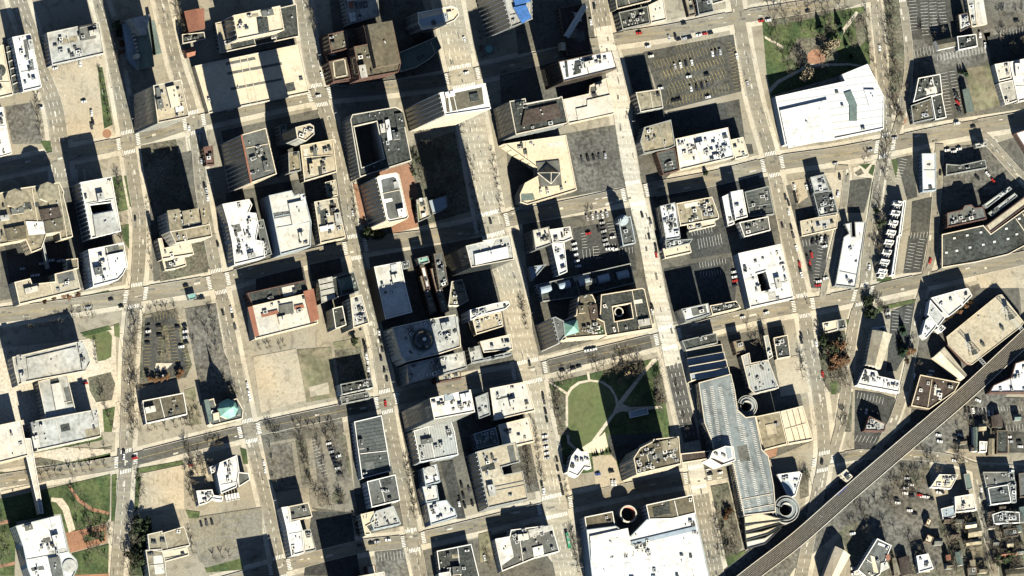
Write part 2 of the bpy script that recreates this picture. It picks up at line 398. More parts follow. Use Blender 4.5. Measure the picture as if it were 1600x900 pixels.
# ================= GROUND, LOTS, ROADS
gb = MB(); gb.quad((-2500,-2500,0),(2500,-2500,0),(2500,2500,0),(-2500,2500,0)); o = gb.build('ground', ['ground']); o['kind'] = 'structure'
NS = [ # centre lines of the avenues, photograph pixels, width in pixels, material
 ([(18,-60),(28,0),(48,60),(62,110),(82,160),(92,215),(97,285)], 26, 'roadn'),
 ([(138,-60),(155,0),(172,60),(197,200),(210,290),(218,345),(216,420),(207,500),(202,560),(198,675),(195,750),(188,830),(178,960)], 19, 'roadn'),
 ([(236,-60),(252,0),(275,100),(303,190),(315,300),(333,400),(350,480),(370,580),(391,680),(408,750),(428,840),(450,960)], 18, 'roadn'),
 ([(455,-60),(472,0),(487,100),(503,160),(530,240),(542,310),(556,390),(570,450),(590,530),(600,600),(612,680),(630,760),(645,840),(668,960)], 20, 'roadn'),
 ([(690,-60),(700,0),(718,100),(740,200),(757,300),(775,380),(795,440),(812,520),(825,570),(838,640),(850,700),(862,760),(872,820),(900,960)], 38, 'roadm'),
 ([(928,-60),(936,0),(948,70),(965,140),(978,220),(992,300),(1010,370),(1023,440),(1042,520),(1052,570),(1068,640),(1080,690),(1092,760),(1105,830),(1130,960)], 25, 'roadc'),
 ([(1137,-60),(1150,0),(1163,80),(1180,160),(1203,240),(1218,310),(1235,390),(1252,460),(1263,530),(1275,590),(1284,650),(1288,700),(1280,760),(1268,820),(1252,900),(1240,960)], 18, 'roadn'),
 ([(1360,-60),(1368,0),(1378,100),(1385,200),(1372,290),(1358,380),(1350,450),(1335,500),(1325,570),(1318,640),(1300,715)], 15, 'roadn'),
 ([(1400,-60),(1410,0),(1420,90),(1412,160),(1398,212)], 12, 'roadn'),
 ([(1468,225),(1464,300),(1456,390),(1447,430),(1434,490),(1425,550),(1412,610),(1395,660),(1372,700)], 13, 'roadn'),
 ([(1524,725),(1535,790),(1548,850),(1560,960)], 13, 'roadn'),
 ([(1520,200),(1548,225),(1575,255),(1620,305)], 15, 'roadn'),
 ([(1305,262),(1322,262),(1318,320),(1305,380),(1290,440),(1284,470)], 9, 'roadn'),
 ([(125,265),(128,300)], 8, 'roadn'),
]
EW = [
 ([(-60,278),(0,265),(100,243),(200,222),(300,192),(400,168),(500,148),(620,135),(730,118),(850,90),(950,64),(1050,48),(1150,28),(1300,4),(1600,-50)], 19, 'roade'),
 ([(-60,500),(0,493),(100,480),(210,462),(340,440),(430,415),(560,385),(700,366),(800,342),(900,322),(1000,300),(1110,280),(1210,256),(1300,243),(1380,228),(1480,207),(1600,186),(1660,176)], 22, 'roade'),
 ([(-60,762),(0,752),(100,737),(190,722),(300,695),(395,672),(520,645),(600,628),(700,605),(820,582),(930,555),(1040,528),(1130,503),(1210,485),(1300,470),(1400,448),(1480,430),(1560,412),(1660,390)], 20, 'roade'),
 ([(300,925),(450,883),(560,855),(640,845),(740,822),(870,790),(980,765),(1090,745),(1150,735)], 19, 'roade'),
 ([(1282,722),(1350,710),(1440,712),(1500,722),(1530,733),(1600,735),(1660,738)], 15, 'roade'),
]
def strip(line, w):
    pts = [Vector((x, y)) for x, y in line]; L = []; Rr = []
    for i, p in enumerate(pts):
        d = ((pts[min(i+1,len(pts)-1)]-p).normalized()+(p-pts[max(i-1,0)]).normalized()).normalized() if 0 < i < len(pts)-1 else (pts[min(i+1,len(pts)-1)]-pts[max(i-1,0)]).normalized()
        n = Vector((-d.y, d.x)); L.append(p+n*w/2); Rr.append(p-n*w/2)
    return L, Rr
def smooth_line(line, step=12):
    # Catmull-Rom resampling
    out = []; P = [Vector(p) for p in line]; P = [2*P[0]-P[1]]+P+[2*P[-1]-P[-2]]
    for i in range(1, len(P)-2):
        n = max(1, int((P[i+1]-P[i]).length/step))
        for k in range(n):
            t = k/n; a, b, c, d = P[i-1], P[i], P[i+1], P[i+2]
            out.append(.5*((2*b)+(c-a)*t+(2*a-5*b+4*c-d)*t*t+(3*b-a-3*c+d)*t**3))
    out.append(P[-2]); return [(p.x, p.y) for p in out]
NS = [(smooth_line(l), w, m) for l, w, m in NS]; EW = [(smooth_line(l), w, m) for l, w, m in EW]
def ribbon(name, line, w, m, z):
    A, B = strip(line, w); b = MB()
    for i in range(len(A)-1):
        q = [W(p.x, p.y, 0) for p in (A[i], A[i+1], B[i+1], B[i])]
        q = [(v.x, v.y, z) for v in q]
        b.quad(*q)
        a_ = area([(v[0], v[1]) for v in q])
        if a_ < 0: b.f[-1] = b.f[-1][::-1]
    o = b.build(name, [m]); o['kind'] = 'structure'; return o
for k_, (l, w, m) in enumerate(NS+EW): ribbon('sidewalk', l, w+ (16 if w > 17 else 8), 'walk', 0.004+.0004*k_)
# lots and ground cover on the blocks (photograph pixels)
def G(name, m, *polys): return sheet(name, polys, m)
G('alley','alley', [(576,402),(765,368),(785,460),(812,562),(622,604),(592,500)], [(622,645),(826,602),(852,765),(655,805)], [(352,302),(530,268),(552,375),(365,422)], [(345,205),(508,168),(526,255),(366,292)])
G('alley','alley', [(816,350),(1000,322),(1022,505),(836,558)], [(1012,300),(1200,276),(1240,478),(1050,508)], [(1075,535),(1225,508),(1268,690),(1202,718),(1100,740)], [(1228,290),(1300,270),(1300,300),(1262,420)])
G('alley','alley', [(1440,470),(1590,425),(1600,530),(1500,620),(1420,680)], [(0,300),(150,290),(195,420),(190,440),(0,470)], [(790,225),(960,195),(985,290),(800,325)], [(780,100),(950,75),(960,175),(785,215)], [(800,0),(920,0),(930,60),(810,85)])
G('alley','alley', [(545,660),(600,645),(638,820),(560,838)], [(515,0),(660,0),(690,110),(530,140)], [(230,250),(300,235),(330,420),(240,440)], [(985,330),(990,100),(1010,100),(1050,270)], [(660,860),(820,825),(880,900),(670,930)])
G('alley','alley', [(1420,0),(1600,0),(1600,170),(1430,195)], [(1470,250),(1600,210),(1600,400),(1465,430)])
G('parking_lot','lotc', T('00',[(290,430),(650,345),(700,780),(720,850),(370,880)]))
G('parking_lot','grey', T('00',[(30,665),(200,640),(270,900),(75,900)]))
G('grass_strip','grass', T('00',[(610,420),(640,420),(705,780),(650,805)]))
G('plaza_circle','brick', T('00',circ(668,835,28,20)))
G('parking_lot','asphb', T('10',[(0,320),(150,290),(150,620),(0,650)]))
G('parking_lot','asphb', T('20',[(820,325),(1385,215),(1435,570),(945,695),(880,480)]))
G('parking_lot','asphb', T('20',[(1330,640),(1420,620),(1460,900),(1370,900)]), T('21',[(1380,0),(1500,0),(1510,60),(1400,80)]))
G('parking_lot','asph', T('20',[(700,350),(830,330),(890,560),(760,580)]))  # dark sheet painting the tan-roofed building's shade on the ground behind it
G('parking_lot','asph', T('20',[(970,700),(1330,640),(1370,860),(1010,880)]))
G('alley','asph', T('20',[(760,700),(940,680),(1000,760),(800,800)]))
G('parking_lot','grey', T('20',[(340,850),(590,790),(640,900),(700,1160),(430,1200)]))
G('park_grass','grass', T('30',[(-40,90),(160,110),(600,40),(620,180),(640,400),(460,470),(20,600),(-10,450)]))
G('leaf_litter','mulch', T('30',[(180,240),(380,230),(440,330),(420,420),(220,440),(130,350)]), T('30',[(540,100),(610,60),(620,250),(560,300)]))
G('leaf_litter','mulch', T('30',[(0,90),(300,40),(560,30),(300,110),(100,150),(0,160)]))
G('garden_circle','brick', T('30',circ(300,365,58,18)))
G('park_path','path', T('30',[(-20,225),(100,290),(95,305),(-20,240)]), T('30',[(450,200),(550,70),(565,80),(470,215)]))
G('park_path','path', T('30',[(0,560),(60,500),(170,445),(260,400),(500,395),(610,410),(610,420),(500,408),(270,415),(180,460),(70,520),(10,585)]))
G('median_strip','mulch', T('30',[(720,-20),(850,-20),(875,400),(830,560),(790,700),(750,560),(760,300)]))
G('plaza_circle','brick', T('30',circ(828,750,36,20)))
G('parking_lot','asphb', T('30',[(865,-20),(1240,-20),(1250,150),(1160,210),(1040,240),(890,250)]))
G('parking_lot','grey', T('30',[(900,290),(1040,250),(1390,200),(1380,370),(1060,430),(900,380)]), T('30',[(1340,190),(1600,140),(1600,230),(1380,300)]))
G('parking_lot','grey', T('30',[(1460,10),(1640,-20),(1640,80),(1470,115)]))
G('parking_lot','asphb', T('30',[(1075,460),(1190,440),(1240,720),(1120,745)]))
G('vacant_lot','dirt', T('30',[(1230,430),(1390,400),(1450,660),(1290,700)]))
G('parking_lot','asph', T('30',[(1370,230),(1640,170),(1640,350),(1400,400)]))  # dark sheet painted where the ground is only in shade
# row two
G('park_grass','grass', T('01',[(250,-20),(380,-20),(370,40),(290,50)]), T('01',[(700,210),(760,195),(800,410),(740,425)]), T('01',[(775,200),(800,195),(830,380),(812,395)]), T('01',[(750,510),(805,500),(808,660),(770,600)]), T('01',[(830,500),(850,500),(850,580),(832,585)]))
G('courtyard','mulch', T('01',[(880,10),(1100,-30),(1170,350),(960,390),(900,180)]))  # lawn in shade, given the mulch colour to paint that shade darker
G('parking_lot','asph', T('01',[(30,620),(420,590),(420,800),(60,860)]))
G('courtyard','mulch', T('01',[(1160,610),(1285,590),(1300,800),(1000,860),(990,700)]))
G('plaza','mulch', T('11',[(960,20),(1240,-80),(1340,420),(1010,520)]))
G('plaza','brick', T('11',[(755,170),(960,120),(1015,310),(1010,520),(850,560),(720,560)]), T('11',[(605,250),(640,250),(690,500),(660,510)]))
G('shrub_bed','mulch', T('11',[(630,540),(850,520),(850,610),(690,640)]))
G('parking_lot','asph', T('11',[(310,640),(510,610),(540,800),(350,860)]))
G('parking_lot','asph', T('11',[(0,780),(290,740),(320,900),(0,940)]))  # shade north of the library, laid on as a dark sheet
G('parking_lot','asph', T('21',[(380,530),(650,480),(760,620),(780,790),(430,860)]))
G('parking_lot','asph', T('21',[(1040,510),(1330,460),(1370,680),(1120,720)]))
G('parking_lot','asph', T('21',[(950,780),(1370,710),(1400,900),(1390,1010),(1000,1040)]))
G('parking_lot','asph', T('21',[(850,270),(1200,190),(1210,290),(890,360)]), T('21',[(1280,200),(1540,120),(1550,250),(1290,320)]))
G('parking_lot','asphb', T('31',[(510,230),(650,210),(640,280),(600,430),(490,430)]))
G('triangle_park','path', T('31',[(530,150),(680,95),(660,215),(540,200)]))
G('park_grass','grass', T('31',[(570,130),(645,120),(610,160)]), T('31',[(650,130),(670,130),(655,200),(625,180)]))
G('flower_bed','mulch', T('31',[(540,180),(580,150),(600,185),(560,200)]))
G('grass_strip','grass', T('31',[(650,240),(662,240),(635,420),(625,420)]), T('31',[(680,840),(770,830),(780,860),(680,860)]), T('31',[(770,100),(820,90),(800,220)]))
G('parking_lot','lotc', T('31',[(140,230),(230,215),(250,330),(180,380)]), T('31',[(350,180),(520,170),(450,430),(400,290)]))
G('parking_lot','asph', T('31',[(210,585),(385,570),(340,900),(270,900)]))
G('parking_lot','asphb', T('31',[(800,90),(900,70),(935,330),(870,350)]))
G('parking_lot','asphb', T('31',[(900,360),(1030,330),(1000,580),(890,575)]))
G('parking_lot','asph', T('31',[(880,575),(1000,580),(960,800),(845,810)]))
G('parking_lot','grey', T('31',[(1090,20),(1340,0),(1480,150),(1590,260),(1300,340),(1100,320)]))
G('vacant_lot','lotc', T('31',[(1280,800),(1640,700),(1640,900),(1330,900)]))
# row three
G('museum_forecourt','path', T('02',[(-40,380),(540,320),(720,230),(740,900),(0,900)]))
G('park_grass','lawn', T('02',[(510,300),(640,268),(680,270),(700,300),(695,430),(660,450),(610,460),(590,330)]), T('02',[(710,230),(745,220),(748,310),(715,300)]))
G('garden_bed','mulch', T('02',[(550,560),(690,525),(720,600),(700,700),(600,715),(560,640)]))
G('park_grass','grass', T('02',[(500,280),(680,235),(700,260),(530,300)]), T('02',[(640,760),(720,740),(700,900),(650,900)]), T('02',[(480,60),(680,15),(690,60),(480,90)]))
G('park_grass','mulch', T('02',[(40,130),(480,70),(480,100),(60,160)]))
G('parking_lot','mulch', T('02',[(890,170),(1100,130),(1200,480),(1160,560),(870,620)]))
G('parking_lot','asph', T('02',[(905,190),(1085,150),(1170,480),(1140,545),(920,580),(890,500)]))
G('traffic_island','mulch', T('02',[(1015,240),(1050,235),(1070,450),(1000,470)]))
G('traffic_island','path', T('02',[(975,470),(1080,470),(1040,510),(965,520)]))
G('gravel_lot','grey', T('02',[(1155,130),(1350,95),(1400,400),(1480,560),(1500,700),(1260,700)]))
G('grass_strip','dirt', T('02',[(1150,640),(1215,620),(1260,850),(1190,860)]))
G('concrete_lot','lotc', T('12',[(-20,430),(250,380),(320,700),(30,780)]))
G('construction_site','dirt', T('12',[(255,385),(470,370),(510,680),(315,715)]))
G('sandy_patch','lotc', T('12',[(330,620),(450,590),(460,660),(340,680)]))
G('park_grass','dirt', T('12',[(480,340),(650,310),(660,380),(500,400)]))
G('park_grass','mulch', T('12',[(490,390),(650,370),(700,560),(520,600)]))  # the corner building's shade over the park, painted in mulch colour
G('gravel_lot','grey', T('12',[(20,840),(530,760),(550,900),(30,900)]))
G('park_grass','grass', T('22',[(230,600),(850,450),(910,440),(960,720),(990,900),(920,1080),(440,1160),(320,1100),(300,900)]))
G('mulch_border','mulch', T('22',[(235,620),(340,680),(350,860),(280,860)]))
G('mulch_border','mulch', T('22',[(880,560),(940,560),(970,720),(900,720)]))
loop_o = [(350,680),(375,635),(420,600),(490,585),(560,595),(610,630),(640,680),(650,730),(630,780),(575,850),(480,980),(430,1040),(400,1000),(360,960),(350,860)]
G('park_path','path', T('22',[(335,670),(365,620),(415,585),(490,572),(565,582),(620,618),(655,680),(672,735),(645,790),(590,865),(495,990),(430,1060),(390,1010),(345,970),(335,860)]))
G('park_path','path', T('22',[(465,520),(480,520),(490,580),(475,580)]), T('22',[(225,590),(240,585),(350,655),(340,668)]), T('22',[(640,740),(880,440),(925,440),(840,520),(690,725),(735,745),(930,735),(940,750),(740,775),(690,770),(640,790)]))
G('round_lawn','lawn', T('22',loop_o))
G('picnic_plaza','cream', T('23',[(430,100),(560,20),(580,0),(600,90),(560,130),(480,130)]))
G('flower_bed','mulch', T('22',[(280,870),(350,865),(360,920),(290,920)]))
G('patio','lotc', T('23',[(500,150),(640,140),(680,300),(720,330),(600,400),(520,330)]))
G('parking_lot','asph', T('23',[(600,20),(940,0),(940,60),(650,180),(610,130)]))
G('garden','mulch', T('32',[(310,300),(480,270),(540,560),(440,660),(380,650),(330,560)]))
G('park_grass','grass', T('32',[(490,200),(530,190),(535,250),(500,260)]), T('32',[(385,590),(435,580),(425,665),(395,665)]))
G('parking_lot','asph', T('32',[(770,150),(920,80),(880,380),(800,520),(740,520),(760,300)]))
G('grass_strip','grass', T('32',[(680,120),(920,70),(925,90),(760,130),(700,150)]))
G('parking_lot','asph', T('32',[(545,640),(700,660),(795,690),(770,820),(700,980),(620,1030),(540,1020)]))
G('plaza','lotc', T('32',[(40,450),(190,420),(260,650),(80,680)]))
G('river_walk_bed','mulch', T('32',[(440,700),(530,650),(520,900),(440,900)]))
# row four
G('park_grass','grass', T('03',[(0,250),(130,270),(690,140),(690,170),(0,300)]), T('03',[(210,130),(640,20),(640,50),(350,110),(210,150)]), T('03',[(410,190),(690,130),(690,155),(450,205)]))
G('park_grass','grass', T('03',[(0,420),(330,350),(690,265),(685,540),(660,570),(410,630),(380,510),(100,560),(90,900),(0,900)]))
G('park_grass','grass', T('03',[(700,270),(730,265),(720,560),(695,560)]), T('03',[(450,760),(680,700),(675,900),(440,900)]), T('03',[(850,230),(1140,180),(1150,200),(860,260)]), T('03',[(850,260),(890,290),(870,480),(840,500)]))
G('park_path','brick', T('03',[(410,630),(665,580),(665,690),(440,755)]), T('03',[(0,560),(60,545),(60,570),(0,580)]), T('03',[(0,830),(90,810),(95,830),(0,850)]), T('03',[(435,330),(500,420),(580,475),(685,500),(682,518),(570,495),(485,435),(425,345)]), T('03',[(440,895),(680,885),(680,905),(440,910)]))
G('park_grass','grass', T('03',[(520,650),(650,615),(655,660),(525,690)]))
G('garden_path','path', T('03',[(320,410),(390,415),(430,470),(450,540),(470,610),(430,630),(410,560),(390,490),(350,440),(320,435)]))
G('mulch_border','mulch', T('03',[(150,180),(700,90),(690,130),(430,195),(220,215),(180,230)]))
G('park_path','path', T('03',[(0,175),(410,95),(690,110),(690,130),(420,190),(350,175),(200,150),(0,205)]), T('03',[(5,370),(690,225),(690,245),(5,390)]))
G('parking_lot','lotc', T('03',[(885,260),(1145,205),(1150,480),(860,500)]))
G('parking_lot','lotg', T('03',[(1180,540),(1640,470),(1640,780),(1300,860),(1240,800)]))
G('grass_strip','grass', T('03',[(1280,850),(1500,790),(1520,860),(1290,880)]), T('03',[(1500,100),(1540,110),(1550,200),(1520,200)]), T('03',[(1160,490),(1250,500),(1240,540),(1180,540)]))
G('garden','bush', T('03',[(820,560),(920,620),(930,900),(810,900)]))
G('parking_lot','lotc', T('03',[(1160,190),(1290,180),(1320,360),(1200,360)]))
G('parking_lot','alley', T('13',[(30,20),(530,-40),(560,60),(600,300),(640,500),(480,540),(350,480),(330,340),(120,380),(90,300)]))
G('parking_island','grey', T('13',[(75,90),(215,65),(250,320),(150,345),(85,220)]), T('13',[(350,40),(400,35),(455,340),(395,345)]), T('13',[(440,30),(500,20),(570,260),(505,300)]))
G('parking_aisle','lotg', T('13',[(55,70),(240,40),(275,60),(225,62),(80,85)]), T('13',[(220,60),(245,60),(285,330),(255,330)]), T('13',[(312,40),(348,40),(390,345),(350,345)]), T('13',[(402,30),(438,30),(500,310),(458,340)]))
G('parking_aisle','lotg', T('13',[(150,345),(500,310),(600,290),(630,480),(560,500),(345,470),(330,350)]))
G('parking_island','mulch', T('13',[(245,50),(310,45),(345,300),(285,310)]), T('13',circ(415,425,36,12,48)), T('13',circ(507,405,36,12,44)), T('13',[(530,30),(560,25),(600,270),(580,280)]))
G('parking_lot','asph', T('13',[(350,500),(590,500),(650,900),(300,900)]))  # dark sheet painting the shade that falls from beyond the bottom edge
G('parking_lot','grey', T('13',[(740,740),(920,720),(960,900),(760,900)]))
G('parking_lot','asph', T('13',[(1150,190),(1230,180),(1310,540),(1255,545),(1200,380)]))
G('parking_lot','asph', T('13',[(850,40),(870,40),(870,60),(850,60)]))
G('vacant_lot','dirt', T('13',[(1390,640),(1470,620),(1480,800),(1400,820)]))
G('garden','mulch', T('23',[(1240,340),(1350,320),(1440,720),(1370,800),(1330,760)]))
G('grass_strip','grass', T('23',[(1330,780),(1460,740),(1440,830),(1360,870)]))
G('traffic_island','mulch', T('33',[(200,250),(250,230),(255,400),(200,420)]))
G('traffic_island','brick', T('33',[(-60,130),(60,100),(50,150),(-60,180)]))
G('gravel_lot','mulch', T('33',[(820,220),(1010,200),(1010,360),(1060,480),(1100,560),(1110,900),(560,900),(430,600),(640,400)]))
G('parking_lot','grey', T('33',[(700,330),(1010,330),(1060,480),(1090,800),(1000,900),(700,680),(560,560),(430,600),(620,420)]))
G('parking_lot','asphb', T('33',[(1060,-20),(1270,-60),(1280,110),(1060,100)]), T('33',[(1500,-60),(1620,-60),(1620,130),(1510,130)]))
G('park_grass','grass', circ(1453,697,13,14,8))
G('parking_lot','grey', T('32',[(1200,740),(1320,680),(1640,690),(1640,900),(1250,900)]))
G('back_yard','mulch', T('33',[(1090,540),(1310,500),(1400,900),(1100,900)]))
G('back_yard','dirt', T('33',[(1220,740),(1340,710),(1350,820),(1240,850)]))
G('back_yard','mulch', T('33',[(1380,330),(1640,200),(1640,920),(1440,920)]))
G('railway_bank','grey', [(1120,900),(1230,812),(1330,735),(1400,675),(1490,605),(1600,500),(1640,540),(1600,590),(1500,690),(1420,745),(1330,815),(1240,890),(1215,930),(1110,930)])
# the carriageways
ZR = 0.62
for k_, (l, w, m) in enumerate(EW): ribbon('street', l, w, m, ZR-.004*k_)
for k_, (l, w, m) in enumerate(NS): ribbon('avenue', l, w, m, ZR+.004+.0004*k_)
def cut(line, f): return [p for p in line if f(p)]
for L0, f in ((EW[2][0], lambda p: 213 < p[0] < 386), (EW[2][0], lambda p: 408 < p[0] < 585), (EW[2][0], lambda p: 850 < p[0] < 1018)):
    ribbon('street', cut(L0, f), 19.4, 'roadde', ZR+.002)
ribbon('avenue', cut(NS[5][0], lambda p: 563 < p[1] < 700), 24.5, 'roaddn', ZR+.008)
ribbon('avenue', cut(NS[5][0], lambda p: 770 < p[1] < 960), 24.5, 'roadn', ZR+.008)
ribbon('avenue', cut(NS[5][0], lambda p: -60 < p[1] < 46), 24.5, 'roadn', ZR+.008)
sheet('junction', [T('03',[(735,105),(830,105),(825,225),(730,225)])], 'roaddn', ZR+.012)
# kerbs, lane lines and crossings
def near(p, skip):
    for k, (l, w, m) in enumerate(NS+EW):
        if k == skip: continue
        for q in l:
            if (q[0]-p.x)**2+(q[1]-p.y)**2 < (w/2+7)**2: return True
    return False
def dashes(b, pts, dash, gap, wpx, z, skipk):
    acc = 0.0
    for i in range(len(pts)-1):
        a, c = pts[i], pts[i+1]; ln = (c-a).length; d = (c-a).normalized(); n = Vector((-d.y, d.x))*wpx/2; u = 0
        if near(a, skipk): continue
        while u < ln:
            e = min(ln, u+dash)
            p = a+d*u; q = a+d*e; qd = [W(v.x, v.y, 0) for v in (p-n, q-n, q+n, p+n)]
            qd = [(v.x, v.y, z) for v in qd]; b.quad(*qd)
            if area([v[:2] for v in qd]) < 0: b.f[-1] = b.f[-1][::-1]
            u = e+gap
for k, (l, w, m) in enumerate(NS+EW):
    b = MB(); y = MB(); kb = MB()
    P = [Vector(p) for p in l]
    offs = (-.27, .27) if w > 30 else ((0,) if w > 14 else ())
    if w > 30: offs = (-.3,-.1,.1,.3)
    elif w > 22: offs = (-.25, 0, .25)
    for f in offs:
        A, B = strip(l, abs(f)*2*w) if f else (P, P)
        ln = A if f > 0 else (B if f < 0 else P)
        if f == 0 and k >= len(NS): dashes(y, ln, 100, 0, .5, ZR+.03, k)
        else: dashes(b, ln, 6, 8, .5, ZR+.03, k)
    A, B = strip(l, w+1)
    for side in (A, B):
        for i in range(len(side)-1):
            if near(side[i], k) or near(side[i+1], k): continue
            p, q = side[i], side[i+1]; d = (q-p).normalized(); n = Vector((-d.y, d.x))*.35
            lp = ccw([(W(v.x, v.y).x, W(v.x, v.y).y) for v in (p-n, q-n, q+n, p+n)]); kb.prism(lp, 0, ZR+.13)
    for q, nm, mm in ((b,'lane_markings','paint'), (y,'centre_line','ypaint'), (kb,'kerb','kerb')):
        if q.f: oo = q.build(nm, [mm]); oo['kind'] = 'structure'
def cross(a, b_):      # junction of two polylines
    for i in range(len(a)-1):
        for j in range(len(b_)-1):
            p, r = Vector(a[i]), Vector(a[i+1])-Vector(a[i]); q, s = Vector(b_[j]), Vector(b_[j+1])-Vector(b_[j])
            den = r.x*s.y-r.y*s.x
            if abs(den) < 1e-6: continue
            t = ((q-p).x*s.y-(q-p).y*s.x)/den; u = ((q-p).x*r.y-(q-p).y*r.x)/den
            if 0 <= t <= 1 and 0 <= u <= 1: return p+r*t, r.normalized(), s.normalized()
pr_ = random.Random(3); pa = {'roaddn': MB(), 'alley': MB(), 'roadc': MB()}; pz = 0
for k_, (l, w, m) in enumerate(NS+EW):
    for i in range(1, len(l)-1):
        for _ in range(2):
            if pr_.random() > .42: continue
            a = Vector(l[i]); d = (Vector(l[i+1])-a).normalized(); n = Vector((-d.y, d.x)); c = a+d*pr_.uniform(0,12)+n*pr_.uniform(-.4,.4)*w; hx, hy = pr_.uniform(.8,6), pr_.uniform(.6,1.8); pz += .00002
            qd = [W(v.x, v.y) for v in (c-d*hx-n*hy, c+d*hx-n*hy, c+d*hx+n*hy, c-d*hx+n*hy)]; qd = [(v.x, v.y, ZR+.0125+pz) for v in qd]
            b = pa[pr_.choice(('alley','alley','roadc') if m != 'roadc' else ('alley','roaddn'))]; b.quad(*qd)
            if area([v[:2] for v in qd]) < 0: b.f[-1] = b.f[-1][::-1]
for m_, b in pa.items():
    if b.f: o = b.build('road_patches', [m_ if m_ != 'alley' else mat('tar_patch', (.15,.145,.125), .2)]); o['kind'] = 'structure'
zb = MB()
for i, (ln, wn, _) in enumerate(NS[:10]):
    for j, (le, we, _) in enumerate(EW):
        c = cross(ln, le)
        if c is None: continue
        if (i, j) in ((0,0),(5,0),(6,3),(7,0),(9,1),(9,2),(6,0)): continue
        c, dn, de = c
        for along, acr, dist, half in ((dn, de, we/2+6, wn/2), (-dn, de, we/2+6, wn/2), (de, dn, wn/2+6, we/2), (-de, dn, wn/2+6, we/2)):
            m0 = c+along*dist; u = -half+1.2
            while u < half-1:
                p = m0+acr*u; h = along*3.0; t = acr*.62
                qd = [W(v.x, v.y) for v in (p-h-t, p+h-t, p+h+t, p-h+t)]; qd = [(v.x, v.y, ZR+.034) for v in qd]
                zb.quad(*qd)
                if area([v[:2] for v in qd]) < 0: zb.f[-1] = zb.f[-1][::-1]
                u += 2.6
o = zb.build('crosswalk', ['paint']); o['kind'] = 'structure'
# painted parking bays: lines from a start point along a row, each as long as the bay is deep
def bays(name, rows, m, z=.6, wpx=.16, parent=None, zz=None):
    b = MB()
    for (x0, y0, x1, y1, dx, dy, pitch) in rows:
        a = Vector((x0, y0)); c = Vector((x1, y1)); ln = (c-a).length; d = (c-a).normalized(); dep = Vector((dx, dy)); n = int(ln/pitch)
        for i in range(n+1):
            p = a+d*pitch*i; q = p+dep; t = Vector((-dep.y, dep.x)).normalized()*wpx
            zt = zz if zz is not None else 0
            qd = [W(v.x, v.y, zt) for v in (p-t, q-t, q+t, p+t)]; qd = [(v.x, v.y, zt+.008 if zz is not None else z) for v in qd]; b.quad(*qd)
            if area([v[:2] for v in qd]) < 0: b.f[-1] = b.f[-1][::-1]
    if parent is None: o = b.build(name, [m]); o['kind'] = 'structure'; return o
    for i, v in enumerate(b.v): b.v[i] = (v[0]-parent.location.x, v[1]-parent.location.y, v[2])
    return b.build(name, [m], parent)
def q(t, *r):
    ox, oy = int(t[0])*400, int(t[1])*225
    return [(ox+a/4, oy+b/4, ox+c/4, oy+d/4, e/4, f/4, p/4) for a, b, c, d, e, f, p in r]
bays('parking_markings', q('20',(900,430,1300,320,-18,-48,21),(925,452,1320,345,20,50,21),(965,480,1310,395,-25,-45,21),(975,520,1330,420,25,48,21),(985,600,1340,490,-15,-50,21),(1000,615,1345,520,12,50,21),(960,660,1230,600,10,-45,21),(1040,320,1300,250,-15,-45,21),(1340,270,1390,560,30,-6,21),(1370,300,1430,560,30,-6,21)), 'ypaint')
bays('parking_markings', q('30',(880,10,890,200,45,-4,20),(950,0,960,220,45,-4,20),(1005,0,1015,200,45,-4,20),(1055,0,1075,150,45,-4,20),(1080,460,1110,720,40,-6,20),(1130,450,1175,700,40,-6,20)), 'paint')
bays('parking_markings', q('30',(910,310,1040,280,8,50,20),(1060,380,1360,330,-6,-45,20),(1080,340,1370,290,6,40,20),(1450,190,1590,165,5,45,20)), 'paint')
bays('parking_markings', q('31',(870,100,830,220,-40,-8,18),(885,620,850,790,38,6,20),(980,600,945,780,-38,-6,20),(890,590,990,585,6,-36,20),(215,600,380,580,6,40,20),(350,600,310,870,-30,-5,20)), 'paint')
bays('parking_markings', q('21',(1165,620,1310,590,6,35,18),(1165,622,1310,590,-5,-28,18),(1120,545,1250,520,6,30,18),(1170,740,1340,710,6,35,18),(1175,800,1310,780,6,35,18),(430,560,440,650,30,-4,18),(540,640,560,720,-40,5,18),(440,660,520,650,6,60,22),(590,630,650,620,4,40,18),(590,500,620,600,40,-6,18),(670,655,760,640,4,40,20)), 'paint')
bays('parking_markings', q('02',(910,220,895,540,38,0,20),(985,230,980,480,35,0,20),(1015,240,1050,460,30,-5,20),(1050,240,1085,470,38,-5,20),(1105,200,1160,520,38,-8,20),(960,170,1080,150,4,35,20),(940,575,1140,535,-4,-35,20)), 'ypaint')
bays('parking_markings', q('03',(1190,540,1330,515,6,40,18),(1400,500,1560,470,6,35,18),(1205,640,1500,590,4,45,20),(1210,640,1500,560,-4,-30,20),(1250,730,1480,690,4,45,20),(1250,730,1480,685,-4,-30,20),(900,300,1120,260,3,35,30),(900,410,1120,380,3,35,30)), 'ypaint')
bays('parking_markings', q('32',(780,140,770,270,38,4,20),(900,120,880,230,-36,-5,20),(565,650,740,690,-8,40,20)), 'paint')
bays('parking_markings', q('33',(560,20,690,30,-20,40,24),(1450,-40,1600,-50,4,40,20)), 'paint')
bays('parking_markings', q('13',(340,60,420,300,38,-12,20),(430,60,500,280,38,-14,20),(740,760,920,740,6,50,20)), 'paint')
bays('parking_markings', q('32',(1400,740,1600,740,8,30,18),(1230,760,1380,740,8,30,18)), 'paint')
bays('parking_markings', q('00',(330,480,600,420,4,30,60),(340,600,640,560,4,30,60)), 'paint')
# ================= BUILDINGS (roof outlines, in tiles of the photograph enlarged four times)
def ap(pts): return pts   # absolute pixels when the tile is None
OB, RB, AB = 'office_building', 'retail_building', 'apartment_building'
